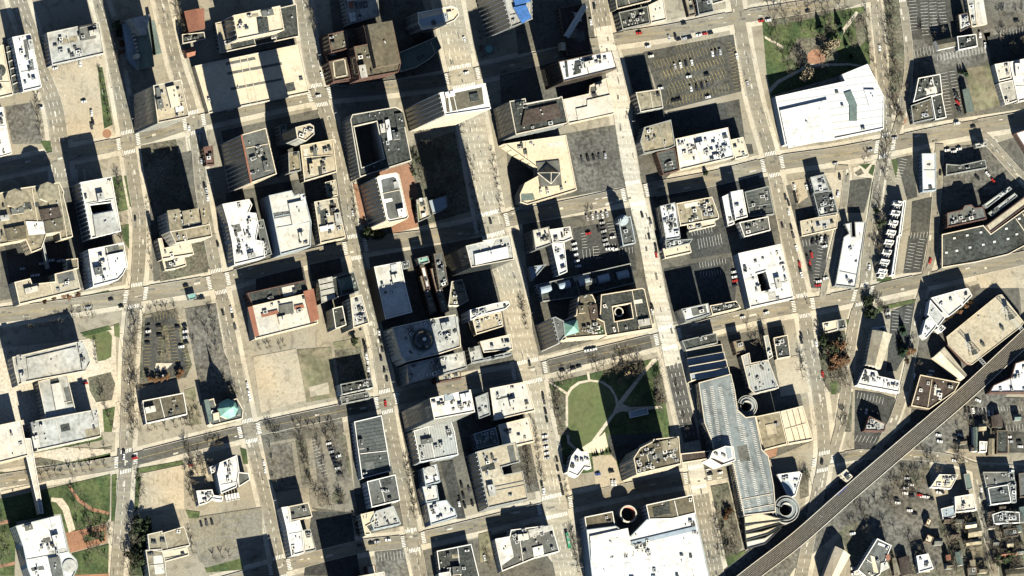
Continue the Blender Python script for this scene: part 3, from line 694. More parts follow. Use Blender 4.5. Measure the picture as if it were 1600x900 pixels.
# --- top row, far left
bld('00', OB,'white-roofed slab with long rooftop trench beside far left street','building',[(75,232),(190,210),(260,545),(145,572)],8,'white','wwhite','gg',12,patches=[([(145,250),(165,245),(185,370),(165,375)],'grey2'),([(190,370),(205,368),(215,440),(200,445)],'grey2')])
bld('00','pergola_hall','dark low hall with pale roof beams at the left edge','building',[(38,292),(72,284),(138,575),(85,590)],2.4,'dark','wgrey','xx',0,subs=[('roof_beam',[(40,325),(95,305),(97,311),(42,331)],.5,'pale'),('roof_beam',[(50,385),(105,360),(107,366),(52,391)],.5,'pale'),('roof_beam',[(60,430),(118,410),(120,416),(62,436)],.5,'pale'),('roof_beam',[(70,475),(128,450),(130,456),(72,481)],.5,'pale'),('roof_beam',[(78,525),(136,500),(138,506),(80,531)],.5,'pale')])
bld('00', OB,'tan-roofed building with round dark skylight cut by left edge','building',[(-70,300),(20,280),(42,400),(62,500),(82,592),(-60,625)],4,'cream','wcream','gp',4,patches=[(circ(5,440,32,14,38),'dark')])
bld('00', OB,'large pale roof with cornered dark plant pit above concrete lot','building',[(292,205),(480,165),(618,140),(650,335),(325,408)],9,'palea','wwhite','gb',14,subs=[('plant_screen',[(488,165),(600,142),(604,150),(494,174)],.8,'dmetal','wdark'),('plant_screen',[(488,165),(496,163),(512,250),(504,252)],.8,'dmetal','wdark')],patches=[([(500,180),(598,158),(600,238),(512,255)],'grey2')],par='pale')
r,H,c0 = bld('00','church','dark church nave with green copper gable beside two avenues','church',[(835,120),(925,95),(965,415),(870,435)],6,'slate','wgrey','xx',0,gable=9)
# aisle, turrets and front gable of the church
def kid(root, mb, name, m):
    b = mb; ox, oy = root.location.x, root.location.y
    b.v = [(v[0]-ox, v[1]-oy, v[2]) for v in b.v]; return b.build(name, m, root)
def wl(t, pts, z): return ccw([(W(x, y, z).x, W(x, y, z).y) for x, y in T(t, pts)])
b = MB(); b.prism(wl('00',[(765,150),(828,135),(870,430),(800,360)],9), 0, 9); kid(r, b, 'aisle_roof', ['blueroof'])
b = MB(); b.prism(wl('00',[(945,130),(965,125),(1010,330),(975,340)],9), 0, 9); kid(r, b, 'aisle_roof', ['slate'])
for i in range(9):
    x, y = 822+i*6, 150+i*24; b = MB(); b.prism(wl('00',circ(x,y,6,8),15), 0, 15, 0); kid(r, b, 'buttress', ['wstone'])
b = MB(); b.prism(wl('00',circ(860,350,17,10),18), 0, 18, 0); kid(r, b, 'turret', ['wstone'])
b = MB(); b.prism(wl('00',[(815,115),(935,88),(915,215),(880,215)],14+15), 0, 29); kid(r, b, 'front_gable', ['palea'])
bld('00','office_tower','ribbed grey office tower with tan podium roof and white penthouse','tower',[(955,535),(1130,497),(1182,730),(985,770)],36,'beige','wgrey','bp',14,subs=[('penthouse',[(1040,545),(1095,532),(1130,660),(1072,672)],1.6,'cream','wwhite'),('penthouse',[(1095,670),(1145,660),(1150,690),(1100,700)],1.2,'white','wwhite'),('cooling_block',[(972,550),(1000,545),(1010,625),(985,630)],1,'grey2','wgrey')],par='wstone')
bld('00','church','brick church hall with red tiled roof beside copper spires','church',[(1150,70),(1275,52),(1282,180),(1180,200)],6,'red','redb','xx',0,gable=7)
bld('00','chapel','small round-fronted brick chapel with red roof at street corner','church',[(1150,310),(1215,298),(1220,345),(1170,360)],4,'red','redb','xx',0,gable=3)
bld('00','cloister_wing','dark church cloister wing with pale curved cornice','building',[(1135,215),(1275,200),(1282,245),(1140,275)],4,'dark','wgrey','xx',5,par='wstone')
bld(None,'office_tower','cream-roofed square tower with dark plant square and ribbed side','tower',[(364,24),(437,9),(444,47),(371,62)],20,'cream','wcream','rp',8,subs=[('cooling_tower',[(402,30),(418,27),(421,49),(405,52)],.7,'dark','wgrey')])
bld(None, RB,'dark podium roof wrapped around the cream-roofed square tower','building',[(336,36),(463,6),(467,57),(345,83)],4,'dark','wstone','gg',14,patches=[([(337,38),(350,36),(362,76),(347,80)],'beige')])
bld(None,'parking_garage','wide concrete garage deck divided by dark ramp slots, upper left','garage',[(304,103),(467,69),(483,145),(326,177)],5,'cream','wstone','bp',4,patches=[([(352,98),(398,89),(400,93),(353,102)],'grey2'),([(355,113),(440,97),(441,101),(356,117)],'grey2'),([(360,137),(440,122),(441,125),(361,141)],'grey2'),([(446,131),(459,128),(462,141),(448,144)],'dark')])
bld('00', OB,'narrow white building at left edge beside gravel lot','building',[(-30,670),(20,670),(45,810),(68,925),(75,960),(-30,990)],3,'white','wwhite','gg',8)
# --- top row, second tile
bld('10', OB,'white-and-grey roof with salmon penthouse at top edge','building',[(540,-60),(755,-95),(770,100),(575,158)],7,'palea','wgrey','gg',10,subs=[('penthouse',[(575,8),(608,2),(612,48),(582,54)],1,'red','wcream'),('penthouse',[(580,82),(618,74),(626,130),(594,138)],1.2,'white','wwhite')])
bld('10','parking_garage','low brown garage roof with pale edge line','garage',[(425,218),(645,172),(652,300),(610,480),(632,500),(470,522)],7,'brown','redb','gg',2,par='redb')
bld('10','office_tower','brown granite tower with stepped brown roofs and notches','tower',[(610,292),(695,275),(670,160),(850,130),(905,395),(890,450),(645,495)],22,'brown','redb','bp',4,subs=[('penthouse',[(697,155),(850,128),(903,395),(752,422)],5,'brown','wbrown')],par='redb')
bld('10', OB,'square brown roof with pink parapet and plant pen','building',[(448,215),(565,188),(582,302),(468,332)],14,'brown','redb','gg',5,par='redb')
bld('10', OB,'small brown block with pale rectangular roof border','building',[(452,385),(565,358),(592,490),(482,512)],11,'brown','redb','gg',0,subs=[('roof_rim',[(478,380),(555,364),(558,371),(480,387)],.25,'cream'),('roof_rim',[(490,483),(572,466),(574,473),(492,490)],.25,'cream'),('roof_rim',[(478,380),(485,379),(498,488),(491,490)],.25,'cream'),('roof_rim',[(549,366),(556,364),(574,470),(567,472)],.25,'cream')])
bld('10','office_tower','curved glass tower with teal roof pool and white rounded rim','tower',[(1010,78),(1225,38),(1258,55),(1268,95),(1240,130),(1160,165),(1035,188),(1015,150)],20,'cream','wgrey','bb',3,patches=[([(1012,122),(1190,80),(1205,128),(1130,150),(1040,165)],'blueroof')],subs=[('penthouse',[(1195,75),(1225,70),(1232,112),(1202,118)],.8,'wstone','wstone')],par='wwhite')
bld('10', OB,'low curved-edge teal podium below the curved glass tower','building',[(975,295),(1128,228),(1158,300),(1085,370),(1000,422),(900,452),(890,330)],5,'slate','wgrey','bb',0,par='wstone')
bld('20','office_tower','ribbed grey tower crowned by angular blue glass roof','tower',[(-75,-80),(60,-110),(122,-70),(125,120),(-5,172)],38,'palea','wgrey','rb',3,subs=[('glass_roof',[(10,45),(88,28),(122,110),(65,148)],1.5,'bglass','bglass'),('glass_roof',[(0,-60),(90,-75),(118,10),(20,35)],2.0,'bglass','bglass')])
bld('10','garden_kiosk','round teal kiosk dome beside the tree-lined plaza','kiosk',circ(1457,310,34,14),2,'slate','wgrey','xx',0,subs=[('dome',circ(1457,308,24,12),.8,'copper','slate')])
bld('10','office_tower','tallest white office tower with sunk brown roof and ribbed flank','tower',[(1145,580),(1432,520),(1466,680),(1180,722)],55,'wwhite','wcream','rp',0,patches=[([(1180,597),(1200,593),(1212,700),(1192,700)],'brown'),([(1206,590),(1412,545),(1425,650),(1228,695)],'brown')],subs=[('cooling_tower',[(1335,590),(1388,580),(1396,628),(1343,636)],.8,'dark','wgrey')],par='wwhite')
bld(None, OB,'black-roofed building around a dark courtyard with chamfered corner','building',[(550,179),(618,167),(627,172),(643,251),(562,277),(547,187)],15,'dark','wstone','gg',10,holes=[[(553,198),(588,190),(600,248),(565,262)]],subs=[('penthouse',[(602,188),(608,186),(613,218),(606,220)],.8,'white','wwhite'),('penthouse',[(617,178),(630,176),(634,198),(621,201)],.8,'dark','wgrey')],par='wstone')
# --- plaza and neighbours
bld('11','office_tower','white tower with rounded roof rim on orange brick plaza','tower',[(752,210),(770,198),(872,178),(892,190),(952,455),(942,470),(830,492),(815,480)],27,'wwhite','wcream','rp',0,patches=[([(782,228),(795,220),(860,206),(876,215),(918,372),(925,440),(912,456),(838,470),(824,455),(810,370),(855,358),(850,338),(800,345)],'grey2')],subs=[('stair_head',[(858,238),(882,233),(890,272),(864,277)],.6,'palea','wgrey')])
bld('11', RB,'small plaza pavilion with green roof strip and white huts','building',[(1000,350),(1065,332),(1090,455),(1012,490)],4,'beige','wgrey','gg',3,patches=[([(1000,380),(1015,376),(1030,480),(1015,484)],'lawn')],subs=[('roof_hut',[(1018,340),(1038,336),(1042,358),(1022,362)],.8,'white','wwhite'),('roof_hut',[(1035,435),(1060,430),(1064,450),(1040,456)],.8,'white','wwhite')])
bld('11', RB,'teal flat pavilion in shade beside the dark plaza','building',[(1080,355),(1190,322),(1195,395),(1150,425),(1105,438)],3,'blueroof','wgrey','gg',1)
bld('11', OB,'tan roof with maroon court and white south edge by avenue','building',[(362,362),(505,335),(560,588),(402,622)],7,'beige','wcream','gp',9,patches=[([(400,420),(440,400),(450,500),(405,510)],'dark'),([(455,380),(500,370),(508,440),(465,448)],'darkb')],subs=[('penthouse',[(395,518),(488,500),(490,535),(402,548)],.7,'white','wcream')])
bld('11', OB,'big pale stepped roof with blue side wall, city centre left','building',[(78,322),(222,290),(240,325),(275,308),(305,330),(345,490),(340,642),(152,692)],14,'pale','wblue','xp',3,patches=[([(102,432),(205,418),(212,448),(108,470)],'grey2')],subs=[('penthouse',[(202,372),(300,350),(335,480),(228,505)],1,'pale','wwhite'),('penthouse',[(275,315),(303,310),(312,370),(288,375)],.8,'white','wwhite')])
bld(None, OB,'white U-shaped cluttered roof beside the big pale stepped roof','building',[(347,319),(389,311),(394,320),(389,332),(400,333),(404,352),(400,375),(411,377),(414,402),(366,414),(362,378),(356,350)],10,'white','wwhite','gp',24)
bld('11', RB,'dark low roof tucked right of white U-shaped roof','building',[(0,480),(45,470),(98,690),(45,712),(20,600)],6,'grey2','wgrey','gg',8)
bld(None,'office_tower','grey-roofed slab tower with black-and-white ribs and red edge','tower',[(376,211),(415,200),(432,272),(392,286)],33,'grey2','wcream','rp',14,subs=[('edge_wall',[(376,211),(378.5,210),(394,284),(391.5,286)],.8,'red','redb')])
bld('01', RB,'narrow red brick building beside the ribbed slab tower','building',[(1268,20),(1328,8),(1340,130),(1290,132)],5,'redb','redb','gg',2)
bld(None, 'office_tower','slim tan-topped tower with curved corner and glassy flank','tower',[(461,199),(484,193),(490,197),(491,210),(478,221),(464,216)],30,'beige','wgrey','bp',6,par='wstone')
bld('11', OB,'tall thin tan roof left of a tan double roof','building',[(200,55),(268,45),(282,165),(205,182)],15,'tan','wgrey','bp',3)
bld('11', OB,'tan double roof with black slots beside busy avenue','building',[(275,10),(480,-30),(505,175),(300,235)],6,'beige','wcream','gp',9,patches=[([(335,90),(480,65),(482,75),(338,102)],'dark'),([(385,140),(412,136),(415,195),(395,200)],'dark')])
bld('11', RB,'low tan roof north of the maroon-court building','building',[(430,240),(498,222),(512,320),(448,335)],2.5,'beige','wcream','gg',4)
bld(None, RB,'grey-brown roofs strip beside cluttered dark court','building',[(436,196),(446,194),(452,222),(440,226)],8,'grey2','wgrey','gg',3)
# --- narrow shops and mid block south of the shaded street
bld(None, OB,'pale flat roof split by blue shade line, centre','building',[(584,417),(626,409),(632,440),(644,488),(602,499)],12,'pale','wbrown','xg',4,subs=[('cooling_tower',[(610,414),(620,412),(621,423),(612,425)],.7,'metal','dmetal')],par='wwhite')
bld('11', RB,'small dark square roof on corner of pale split roof','building',[(908,738),(955,728),(960,772),(918,782)],13,'grey2','wgrey','gg',3)
bld(None, RB,'tan shop roof, long and narrow, right of pale split roof','building',[(656,432),(664,430),(683,486),(672,492)],6,'tan','wbrown','gg',4)
bld(None, RB,'long narrow shop with bright white roof strip','building',[(657,418),(664,417),(672,450),(666,452)],7,'white','redb','gg',2)
bld(None, RB,'brown narrow shop roof between two long strips','building',[(672,420),(680,418),(702,486),(690,489)],7,'tan','redb','gg',8)
bld(None, RB,'copper-corner shop under the dark louvred tower','building',[(652,404),(668,400),(671,410),(655,414)],6,'copper','wgrey','gg',2)
bld(None, RB,'dark grey stepped shop roof beside dark louvred tower','building',[(677,397),(692,394),(700,445),(686,452)],10,'grey2','wbrown','gg',8)
bld('11','office_tower','dark louvred tower with white roof gable and pale slab','tower',[(1310,637),(1590,570),(1612,722),(1345,772)],34,'palea','wdark','bb',2,subs=[('penthouse',[(1365,688),(1572,640),(1580,708),(1372,756)],1,'white','wwhite'),('roof_wedge',[(1418,602),(1505,588),(1470,645)],.8,'pale','wstone')],par='wstone')
bld(None, RB,'tan low roof with dark tree court by main street','building',[(705,440),(722,436),(732,470),(718,478),(700,478)],4,'tan','wstone','gg',8)
# --- top centre right
bld('20', OB,'dark roof crossed by long diagonal steel tube','building',[(292,50),(455,20),(492,325),(345,350),(325,250)],4,'darkb','wbrown','gg',3)
def tubebar():
    a = W(*T('20',[(458,35)])[0], 14); c = W(*T('20',[(340,232)])[0], 14); r = empty('roof_tube', (a.x, a.y, 0)); b = MB()
    b.tube((0,0,13), (c.x-a.x, c.y-a.y, 13), 2.6, 2.6, 10); b.build('tube', ['metal'], r, True)
    d = W(*T('20',[(320,290)])[0], 10); b = MB(); b.box((d.x-a.x, d.y-a.y), 4, 7, 0, 10); b.build('end_block', ['cream'], r)
    for k in (0.02, .5, .98):
        b = MB(); b.box(((c.x-a.x)*k, (c.y-a.y)*k), 1.2, 1.2, 0, 12.5); b.build('support', ['dmetal'], r)
    thing(r, 'long diagonal steel tube with tan end block on dark roof', 'skylight', (900,35))
tubebar()
bld('20', RB,'black roof with heavy plant clutter on top edge street','building',[(665,78),(845,38),(862,145),(690,185)],9,'dark','wgrey','gg',18,par='wgrey')
bld('20', RB,'pale smooth roof beside black cluttered roof at top','building',[(850,33),(945,-12),(966,125),(868,146)],7,'pale','wstone','xp',3)
bld('20', OB,'pitch-dark flat roof with pale rim touching top edge','building',[(635,-70),(840,-100),(868,5),(655,58)],10,'dark','wstone','gg',2)
bld('20', RB,'brown pitched shop beside striped lot at top edge','building',[(1065,-60),(1110,-65),(1150,92),(1105,102)],4,'tan','wbrown','xx',3)
bld('20', RB,'black cluttered shop roof facing the beige street','building',[(1140,-60),(1225,-70),(1262,72),(1165,95)],5,'dark','wgrey','gg',8)
bld('20', RB,'long dark top-edge building with vehicles behind','building',[(1228,-70),(1325,-80),(1330,5),(1250,28)],4,'grey2','wstone','gg',5)
bld('20', OB,'brown-framed tower roof with white plant and black slots','tower',[(290,385),(622,315),(655,430),(322,512)],28,'white','wbrown','bb',20,subs=[('roof_slot',[(330,385),(345,382),(355,480),(340,483)],.4,'dark','wdark'),('cooling_tower',[(395,385),(430,378),(432,455),(385,470)],.3,'dark','wdark')],par='wbrown')
bld('20', RB,'pale L-shaped roof of several flat slabs by bright avenue','building',[(318,622),(480,585),(485,535),(592,487),(640,712),(352,775)],6,'pale','wcream','xp',1,patches=[([(485,545),(520,540),(525,570),(490,575)],'grey2'),([(500,595),(515,590),(580,610),(575,630),(512,625)],'grey2')],subs=[('roof_slab',[(470,625),(620,590),(634,700),(412,750),(400,680),(470,665)],.5,'pale','wstone')])
bld('20','office_tower','dark gridded tower with sunken court roof and pink plant','tower',[(-18,633),(82,615),(90,650),(312,602),(348,770),(22,842)],27,'dark','wgrey','bp',10,subs=[('penthouse',[(80,690),(285,645),(310,730),(60,790)],.9,'darkb','wbrown'),('roof_frame',[(60,650),(300,607),(302,613),(62,657)],.7,'pale','wstone')],par='wstone')
r,H,c0 = bld(None, 'museum_hall','cream triangular hall with glass pyramid and curved wing','building',[(787,225),(884,211),(901,297),(824,320),(813,316),(812,304),(820,286),(842,274),(841,264)],8,'cream','wcream','xp',12,subs=[('roof_curb',[(838,254),(874,250),(878,289),(844,292)],.5,'grey2','wdark')],patches=[([(813,303),(833,302),(836,312),(814,314)],'slate')])
b = MB(); z = H+1.3; base = [(840,270),(856,256),(875,270),(861,287)]
bb = [W(x, y, z) for x, y in base]; top = W(858, 271, z) + Vector((0,0,7))
for i in range(4): b.tri(tuple(bb[i]), tuple(bb[(i+1)%4]), tuple(top)); b.f[-1] = b.f[-1][::-1]
kid(r, b, 'glass_pyramid', ['glass'])
b = MB()
for i in range(4): b.tube(bb[i], bb[(i+1)%4], .45, .45, 6); b.tube(bb[i], top, .3, .3, 6)
kid(r, b, 'pyramid_frame', ['pale'])
bld('20', OB,'square tan roof beside large striped parking lot','building',[(772,578),(925,555),(945,675),(802,702)],10,'tan','wgrey','gp',3,par='wstone')
bld(None, OB,'tan cluttered roof south of shaded alley by bright avenue','building',[(1006,199),(1048,187),(1055,228),(1046,232),(1006,240),(1000,222)],8,'tan','wgrey','gp',9)
bld(None, RB,'white roof crowded with vents and ductwork, centre right','building',[(1055,217),(1137,199),(1147,246),(1062,266)],7,'white','wcream','gp',46)
bld(None, RB,'cream roof annex on right of vent-crowded white roof','building',[(1139,219),(1161,214),(1170,244),(1149,249)],5.5,'cream','wcream','gp',5)
bld(None, RB,'dark striped roof with red edge left of vent-crowded roof','building',[(1025,239),(1054,231),(1061,266),(1036,273)],6,'darkrib','redb','gg',6)
# --- top right
r,H,c0 = bld('30','museum_building','huge white seamed roof with bent dark skylight and curved court','building',[(45,605),(480,508),(463,465),(622,400),(725,605),(722,805),(418,868),(105,905)],6,'seam','wwhite','xx',3,subs=[('skylight',[(475,580),(520,566),(556,650),(556,755),(510,755),(510,660)],.5,'slate','wdark'),('raised_roof',[(75,690),(372,622),(418,866),(125,925)],1.0,'white','wwhite'),('plant_room',[(600,560),(665,560),(695,660),(635,668)],.7,'white','wgrey')],par='wwhite')
bld('30', RB,'small pink-roofed building with dark shade at top right','building',[(1188,92),(1245,80),(1268,165),(1200,200)],5,'pale','wbrown','gg',6)
bld('30', RB,'long pinkish gable roof near the upper right lots','building',[(1290,0),(1345,-10),(1372,150),(1312,162)],3,'pale','wcream','xx',0,gable=2)
bld('30', RB,'speckled grey-pink flat roof touching the top edge','building',[(1238,-30),(1290,-40),(1308,162),(1272,168)],4,'palea','wcream','gg',4)
bld('30','house','brown-roofed house with white trim in upper right lots','house',[(1048,255),(1165,232),(1172,290),(1068,312)],4,'brown','wwhite','xx',2,gable=2)
bld('30','house','dark speckled flat roof beside the brown-roofed house','house',[(1180,228),(1300,212),(1310,290),(1190,315)],4,'dark','wwhite','gp',4)
bld('30', OB,'black roof with zigzag white parapet beside tree median','building',[(938,488),(1075,462),(1090,588),(1015,602),(905,640),(918,590)],5,'dark','wgrey','gg',8,par='wwhite')
bld('30', RB,'grey-brown roof facing corner circle, upper right','building',[(892,660),(1015,617),(1040,740),(905,772)],4,'brown','wgrey','gg',7)
bld('30', RB,'narrow dark roof with white rim beside parked row','building',[(1018,604),(1085,582),(1115,735),(1045,750)],5,'dark','wgrey','gg',4,par='wwhite')
bld('30','house','grey-blue pitched roof beside bare dirt lot','house',[(1215,560),(1255,550),(1292,695),(1242,708)],3,'slate','wbrown','xx',0,gable=2)
bld('30', RB,'blinding white flat roof cut by the right edge','building',[(1507,388),(1700,345),(1720,600),(1562,638)],7,'white','wwhite','gg',6)
bld('30', RB,'pale square roof left of the blinding white roof','building',[(1415,402),(1504,386),(1522,490),(1442,510)],6.5,'pale','wwhite','gg',3)
bld('30', RB,'light grey roof with shaded edge below pale square roof','building',[(1440,520),(1526,500),(1560,630),(1482,655)],6,'palea','wwhite','gg',3)
bld('30', RB,'white-roofed depot with orange brick front, right edge','building',[(1545,832),(1700,780),(1760,980),(1650,1000)],5,'white','redb','gg',4)
# --- second row, left
r,H,c0 = bld('01','courthouse','civic complex with twin tan octagon towers, left edge','courthouse',[(20,300),(130,275),(370,240),(400,300),(395,320),(430,460),(455,580),(378,600),(370,555),(290,565),(260,655),(195,680),(160,600),(0,630),(-60,560),(-60,320)],9,'tan','wcream','gp',10,subs=[('octagon_tower',circ(95,340,62,8),2,'tan','wcream'),('octagon_tower',circ(298,298,62,8),2,'tan','wcream'),('raised_roof',[(245,410),(370,392),(388,455),(262,476)],1,'darkb','wcream'),('raised_roof',[(275,482),(388,458),(398,540),(288,560)],1.2,'brown','wcream'),('raised_roof',[(30,530),(160,505),(168,590),(52,606)],1.2,'brown','wcream'),('raised_roof',[(160,482),(272,485),(288,560),(180,570)],.4,'white','wwhite')],patches=[([(140,370),(190,360),(200,400),(150,412)],'dark'),([(205,370),(240,360),(250,390),(215,398)],'dark')])
bld('01', OB,'pale concrete block with square dark light well, left','building',[(500,240),(697,205),(756,545),(570,592)],13,'pale','wwhite','rp',3,holes=[[(560,382),(692,366),(703,412),(574,436)]],subs=[('penthouse',[(580,442),(710,416),(746,540),(600,577)],.8,'palea','wstone')],par='wwhite')
bld('01', OB,'bright white roof with grey court above rounded corner','building',[(550,660),(772,615),(797,760),(770,815),(738,850),(582,890)],14,'white','wwhite','gp',12,patches=[([(652,640),(740,628),(750,688),(660,694)],'grey2')],subs=[('penthouse',[(668,694),(775,672),(792,770),(690,795)],.8,'white','wwhite')])
bld(None, OB,'tan terraced roof block near the left edge crossroads','building',[(22,441),(47,435),(50,444),(86,440),(85,428),(118,420),(126,453),(30,476)],9,'beige','wcream','gp',8)
bld('01', RB,'small tan cube with dark doorway near skywalk','building',[(412,722),(485,714),(490,778),(418,790)],6,'tan','wcream','gg',1)
bld('01','walkway_bridge','thin dark walkway bridge crossing shaded parking court','footbridge',[(252,582),(266,580),(308,775),(296,780)],3,'wgrey','wgrey','xx',0,par='metal')
bld('01', OB,'terraced tan apartment block with three roof wings and courtyard','building',[(1080,545),(1310,500),(1325,578),(1097,622),(1060,545)],18,'tan','wstone','gp',3,subs=[('roof_wing',[(1045,416),(1120,405),(1140,530),(1062,546)],1,'tan','wstone'),('roof_wing',[(1138,420),(1240,400),(1252,480),(1150,502)],1,'tan','wstone'),('roof_wing',[(1250,402),(1298,396),(1314,490),(1265,502)],1,'tan','wstone')])
bld('01', OB,'solid block beneath the tan roof wings on shaded lawn side','building',[(1050,425),(1295,400),(1312,495),(1068,548)],17.5,'grey2','wstone','gg',4)
bld('01', OB,'beige terraces stepping down south of tan roof wings','building',[(985,592),(1010,588),(1025,650),(1190,615),(1212,690),(1012,722)],8,'cream','wcream','gp',3)
bld('01', RB,'low beige courtyard walls south of the tan wings','building',[(1012,728),(1150,702),(1165,760),(1100,780),(1030,792)],4,'cream','wcream','gg',4,patches=[([(1030,735),(1080,725),(1090,765),(1040,775)],'dark')])
# --- second row, centre right
r,H,c0 = bld('21', OB,'dark roof with teal side wall and domed tower by bright avenue','building',[(662,470),(740,452),(772,620),(692,637)],5,'grey2','wblue','gg',4,patches=[([(680,520),(700,516),(706,560),(686,564)],'dark'),([(715,550),(745,545),(750,570),(720,576)],'dark')])
b = MB()
for k in range(4):
    rr = (34, 30, 20, 8)[k]; z0 = (0, 14, 17, 20)[k]; z1 = (14, 17, 20, 22)[k]
    b.prism(wl('21', circ(695, 475, rr, 12), z1), z0, z1)
kid(r, b, 'stair_tower', ['wblue'])
bld('21', OB,'pale roof over gridded grey side, left of car lot','building',[(128,540),(230,517),(245,628),(145,662)],15,'pale','wgrey','bp',8)
bld('21', RB,'white stepped roof above narrow white wedge','building',[(232,535),(362,516),(378,592),(325,612),(252,618)],9,'white','wwhite','gg',8)
bld('21', RB,'narrow white wedge roof pointing toward shade-tinted vaults','building',[(246,622),(326,616),(345,800),(292,822)],9,'white','wwhite','gp',6)
bld('21', RB,'blue-grey triangular roof in the shaded court','building',[(103,768),(215,752),(122,860)],4,'blueroof','wgrey','xx',2)
r,H,c0 = bld('21', 'market_hall','long dark hall topped by five pale barrel skylights tinted blue for shade','building',[(150,880),(740,745),(765,870),(400,960),(190,985)],4,'dark','wgrey','gg',0)
for k, (x, y) in enumerate([(205,905),(325,882),(452,860),(570,842),(690,818)]):
    b = MB(); hx, hy = 36, 25; ex = Vector((hx, -9)); ey = Vector((7, hy)); n = 6
    for i in range(n):
        t0, t1 = math.pi*i/n, math.pi*(i+1)/n
        def pt(t, e):
            p = Vector((x, y))+ex*e+ey*math.cos(math.pi-t)*-1*-1
            xx, yy = T('21', [(p.x, p.y)])[0]; v = W(xx, yy, H+.5); return (v.x, v.y, H+.5+3.2*math.sin(t))
        b.quad(pt(t0,-1), pt(t0,1), pt(t1,1), pt(t1,-1))
        b.tri((W(*T('21',[(x-ex.x,y-ex.y)])[0],H+.5).x, W(*T('21',[(x-ex.x,y-ex.y)])[0],H+.5).y, H+.5), pt(t0,-1), pt(t1,-1))
        b.tri((W(*T('21',[(x+ex.x,y+ex.y)])[0],H+.5).x, W(*T('21',[(x+ex.x,y+ex.y)])[0],H+.5).y, H+.5), pt(t0,1), pt(t1,1))
    kid(r, b, 'barrel_skylight', ['blueroof'])  # pale vaults; the blue of the shade is put into their colour
bld('21', OB,'white cluttered roof beside bright avenue, right of centre','building',[(922,388),(1018,365),(1032,420),(1038,480),(1052,588),(960,602)],9,'white','wgrey','bp',22,patches=[([(950,480),(1020,460),(1000,540)],'grey2')])
bld('21', RB,'tan roof with eight dark rooftop fans, right of centre','building',[(1025,372),(1250,330),(1290,440),(1292,468),(1050,512)],6,'tan','wcream','gp',26)
bld('21', RB,'low roof strip with white letters-like stains under fan roof','building',[(1092,508),(1265,475),(1272,510),(1100,550)],4,'cream','wcream','gg',6)
bld('21', RB,'grey roof strip below white cluttered roof by avenue','building',[(955,608),(1130,592),(1110,622),(962,655)],7,'grey2','wgrey','gg',8)
bld('21', RB,'cream low roof with beige lower terrace by avenue','building',[(940,655),(1108,622),(1122,678),(955,715)],5,'cream','wcream','gp',2)
bld('21', RB,'tall white block roof beside dark striped roofs','building',[(1365,300),(1440,286),(1472,455),(1395,475)],7,'white','wwhite','gg',3)
bld('21', RB,'slim white wall building left of tall white block','building',[(1312,330),(1352,312),(1390,500),(1348,515)],4,'white','wwhite','gg',3)
bld('21', RB,'three dark striped roofs right of tall white block','building',[(1452,300),(1605,262),(1640,440),(1485,458)],4,'darkrib','wgrey','gg',10)
bld('21', RB,'dark roof with white south cornice above blue shade','building',[(1418,490),(1600,452),(1615,540),(1452,582)],6,'grey2','wwhite','gp',10)
bld(None, OB,'large white U-shaped roof with pipes and inner court','building',[(1153,396),(1220,381),(1240,466),(1172,481)],8,'white','wwhite','xp',22,holes=[[(1182,428),(1196,424),(1204,452),(1189,456)]])
bld('22', RB,'white roof with grey centre south of black lot','building',[(1056,132),(1225,95),(1240,165),(1085,212)],11,'white','wgrey','bp',2,patches=[([(1118,128),(1210,108),(1222,155),(1130,175)],'grey2')])
bld('22', RB,'dark cluttered roof with brown hump south of black lot','building',[(1235,110),(1400,80),(1430,125),(1250,168)],10,'dark','wcream','gp',12)
# --- second row, right
bld('31', OB,'grey-tan roof with ridge above black rooftop, right','building',[(262,208),(350,188),(380,290),(288,305)],5,'palea','wgrey','gg',5)
bld('31', OB,'black cluttered roof attached below grey-tan roof','building',[(280,306),(400,290),(437,430),(318,452)],5,'dark','wgrey','gg',16)
bld('31', RB,'mottled tan roof with white south edge below black rooftop','building',[(200,482),(300,460),(440,440),(430,528),(212,577)],3,'beige','wcream','gp',7)
bld('31','warehouse','long slanting white warehouse roof between diagonal streets','warehouse',[(480,500),(520,492),(524,580),(545,580),(540,488),(612,486),(590,640),(545,900),(418,885),(472,582),(505,560)],4,'white','wgrey','gg',8)
for i in range(8):
    x = 800-i*13.5; y = 352+i*61
    bld('31','townhouse','white-roofed townhouse','townhouse',[(x-12,y),(x+42,y+8),(x+34,y+34),(x-20,y+26)],4,'white','wwhite','gg',1,group='white townhouses in a slanting row')
    bld('31','townhouse','recessed townhouse bay','townhouse',[(x-8,y+30),(x+28,y+34),(x+20,y+58),(x-14,y+52)],3,'dark' if i%2 else 'grey2','wwhite','gg',1,group='dark recessed townhouse bays')
bld('31','terrace_wall','thin white strip roof along upper townhouses','building',[(845,352),(862,356),(834,572),(815,568)],4.4,'white','wwhite','xx',0)
bld('31','terrace_wall','thin white strip roof along lower townhouses','building',[(805,575),(824,580),(790,820),(770,818)],4.4,'white','wwhite','xx',0)
bld('31', OB,'tall plain white-roofed block beside narrow right street','building',[(960,60),(1048,58),(1050,290),(966,298)],6,'white','wblue','gg',2)
bld('31', RB,'bent black roof strip north of dirt yard, right','building',[(1112,125),(1200,132),(1355,98),(1368,150),(1112,197)],4,'dark','wgrey','gg',3)
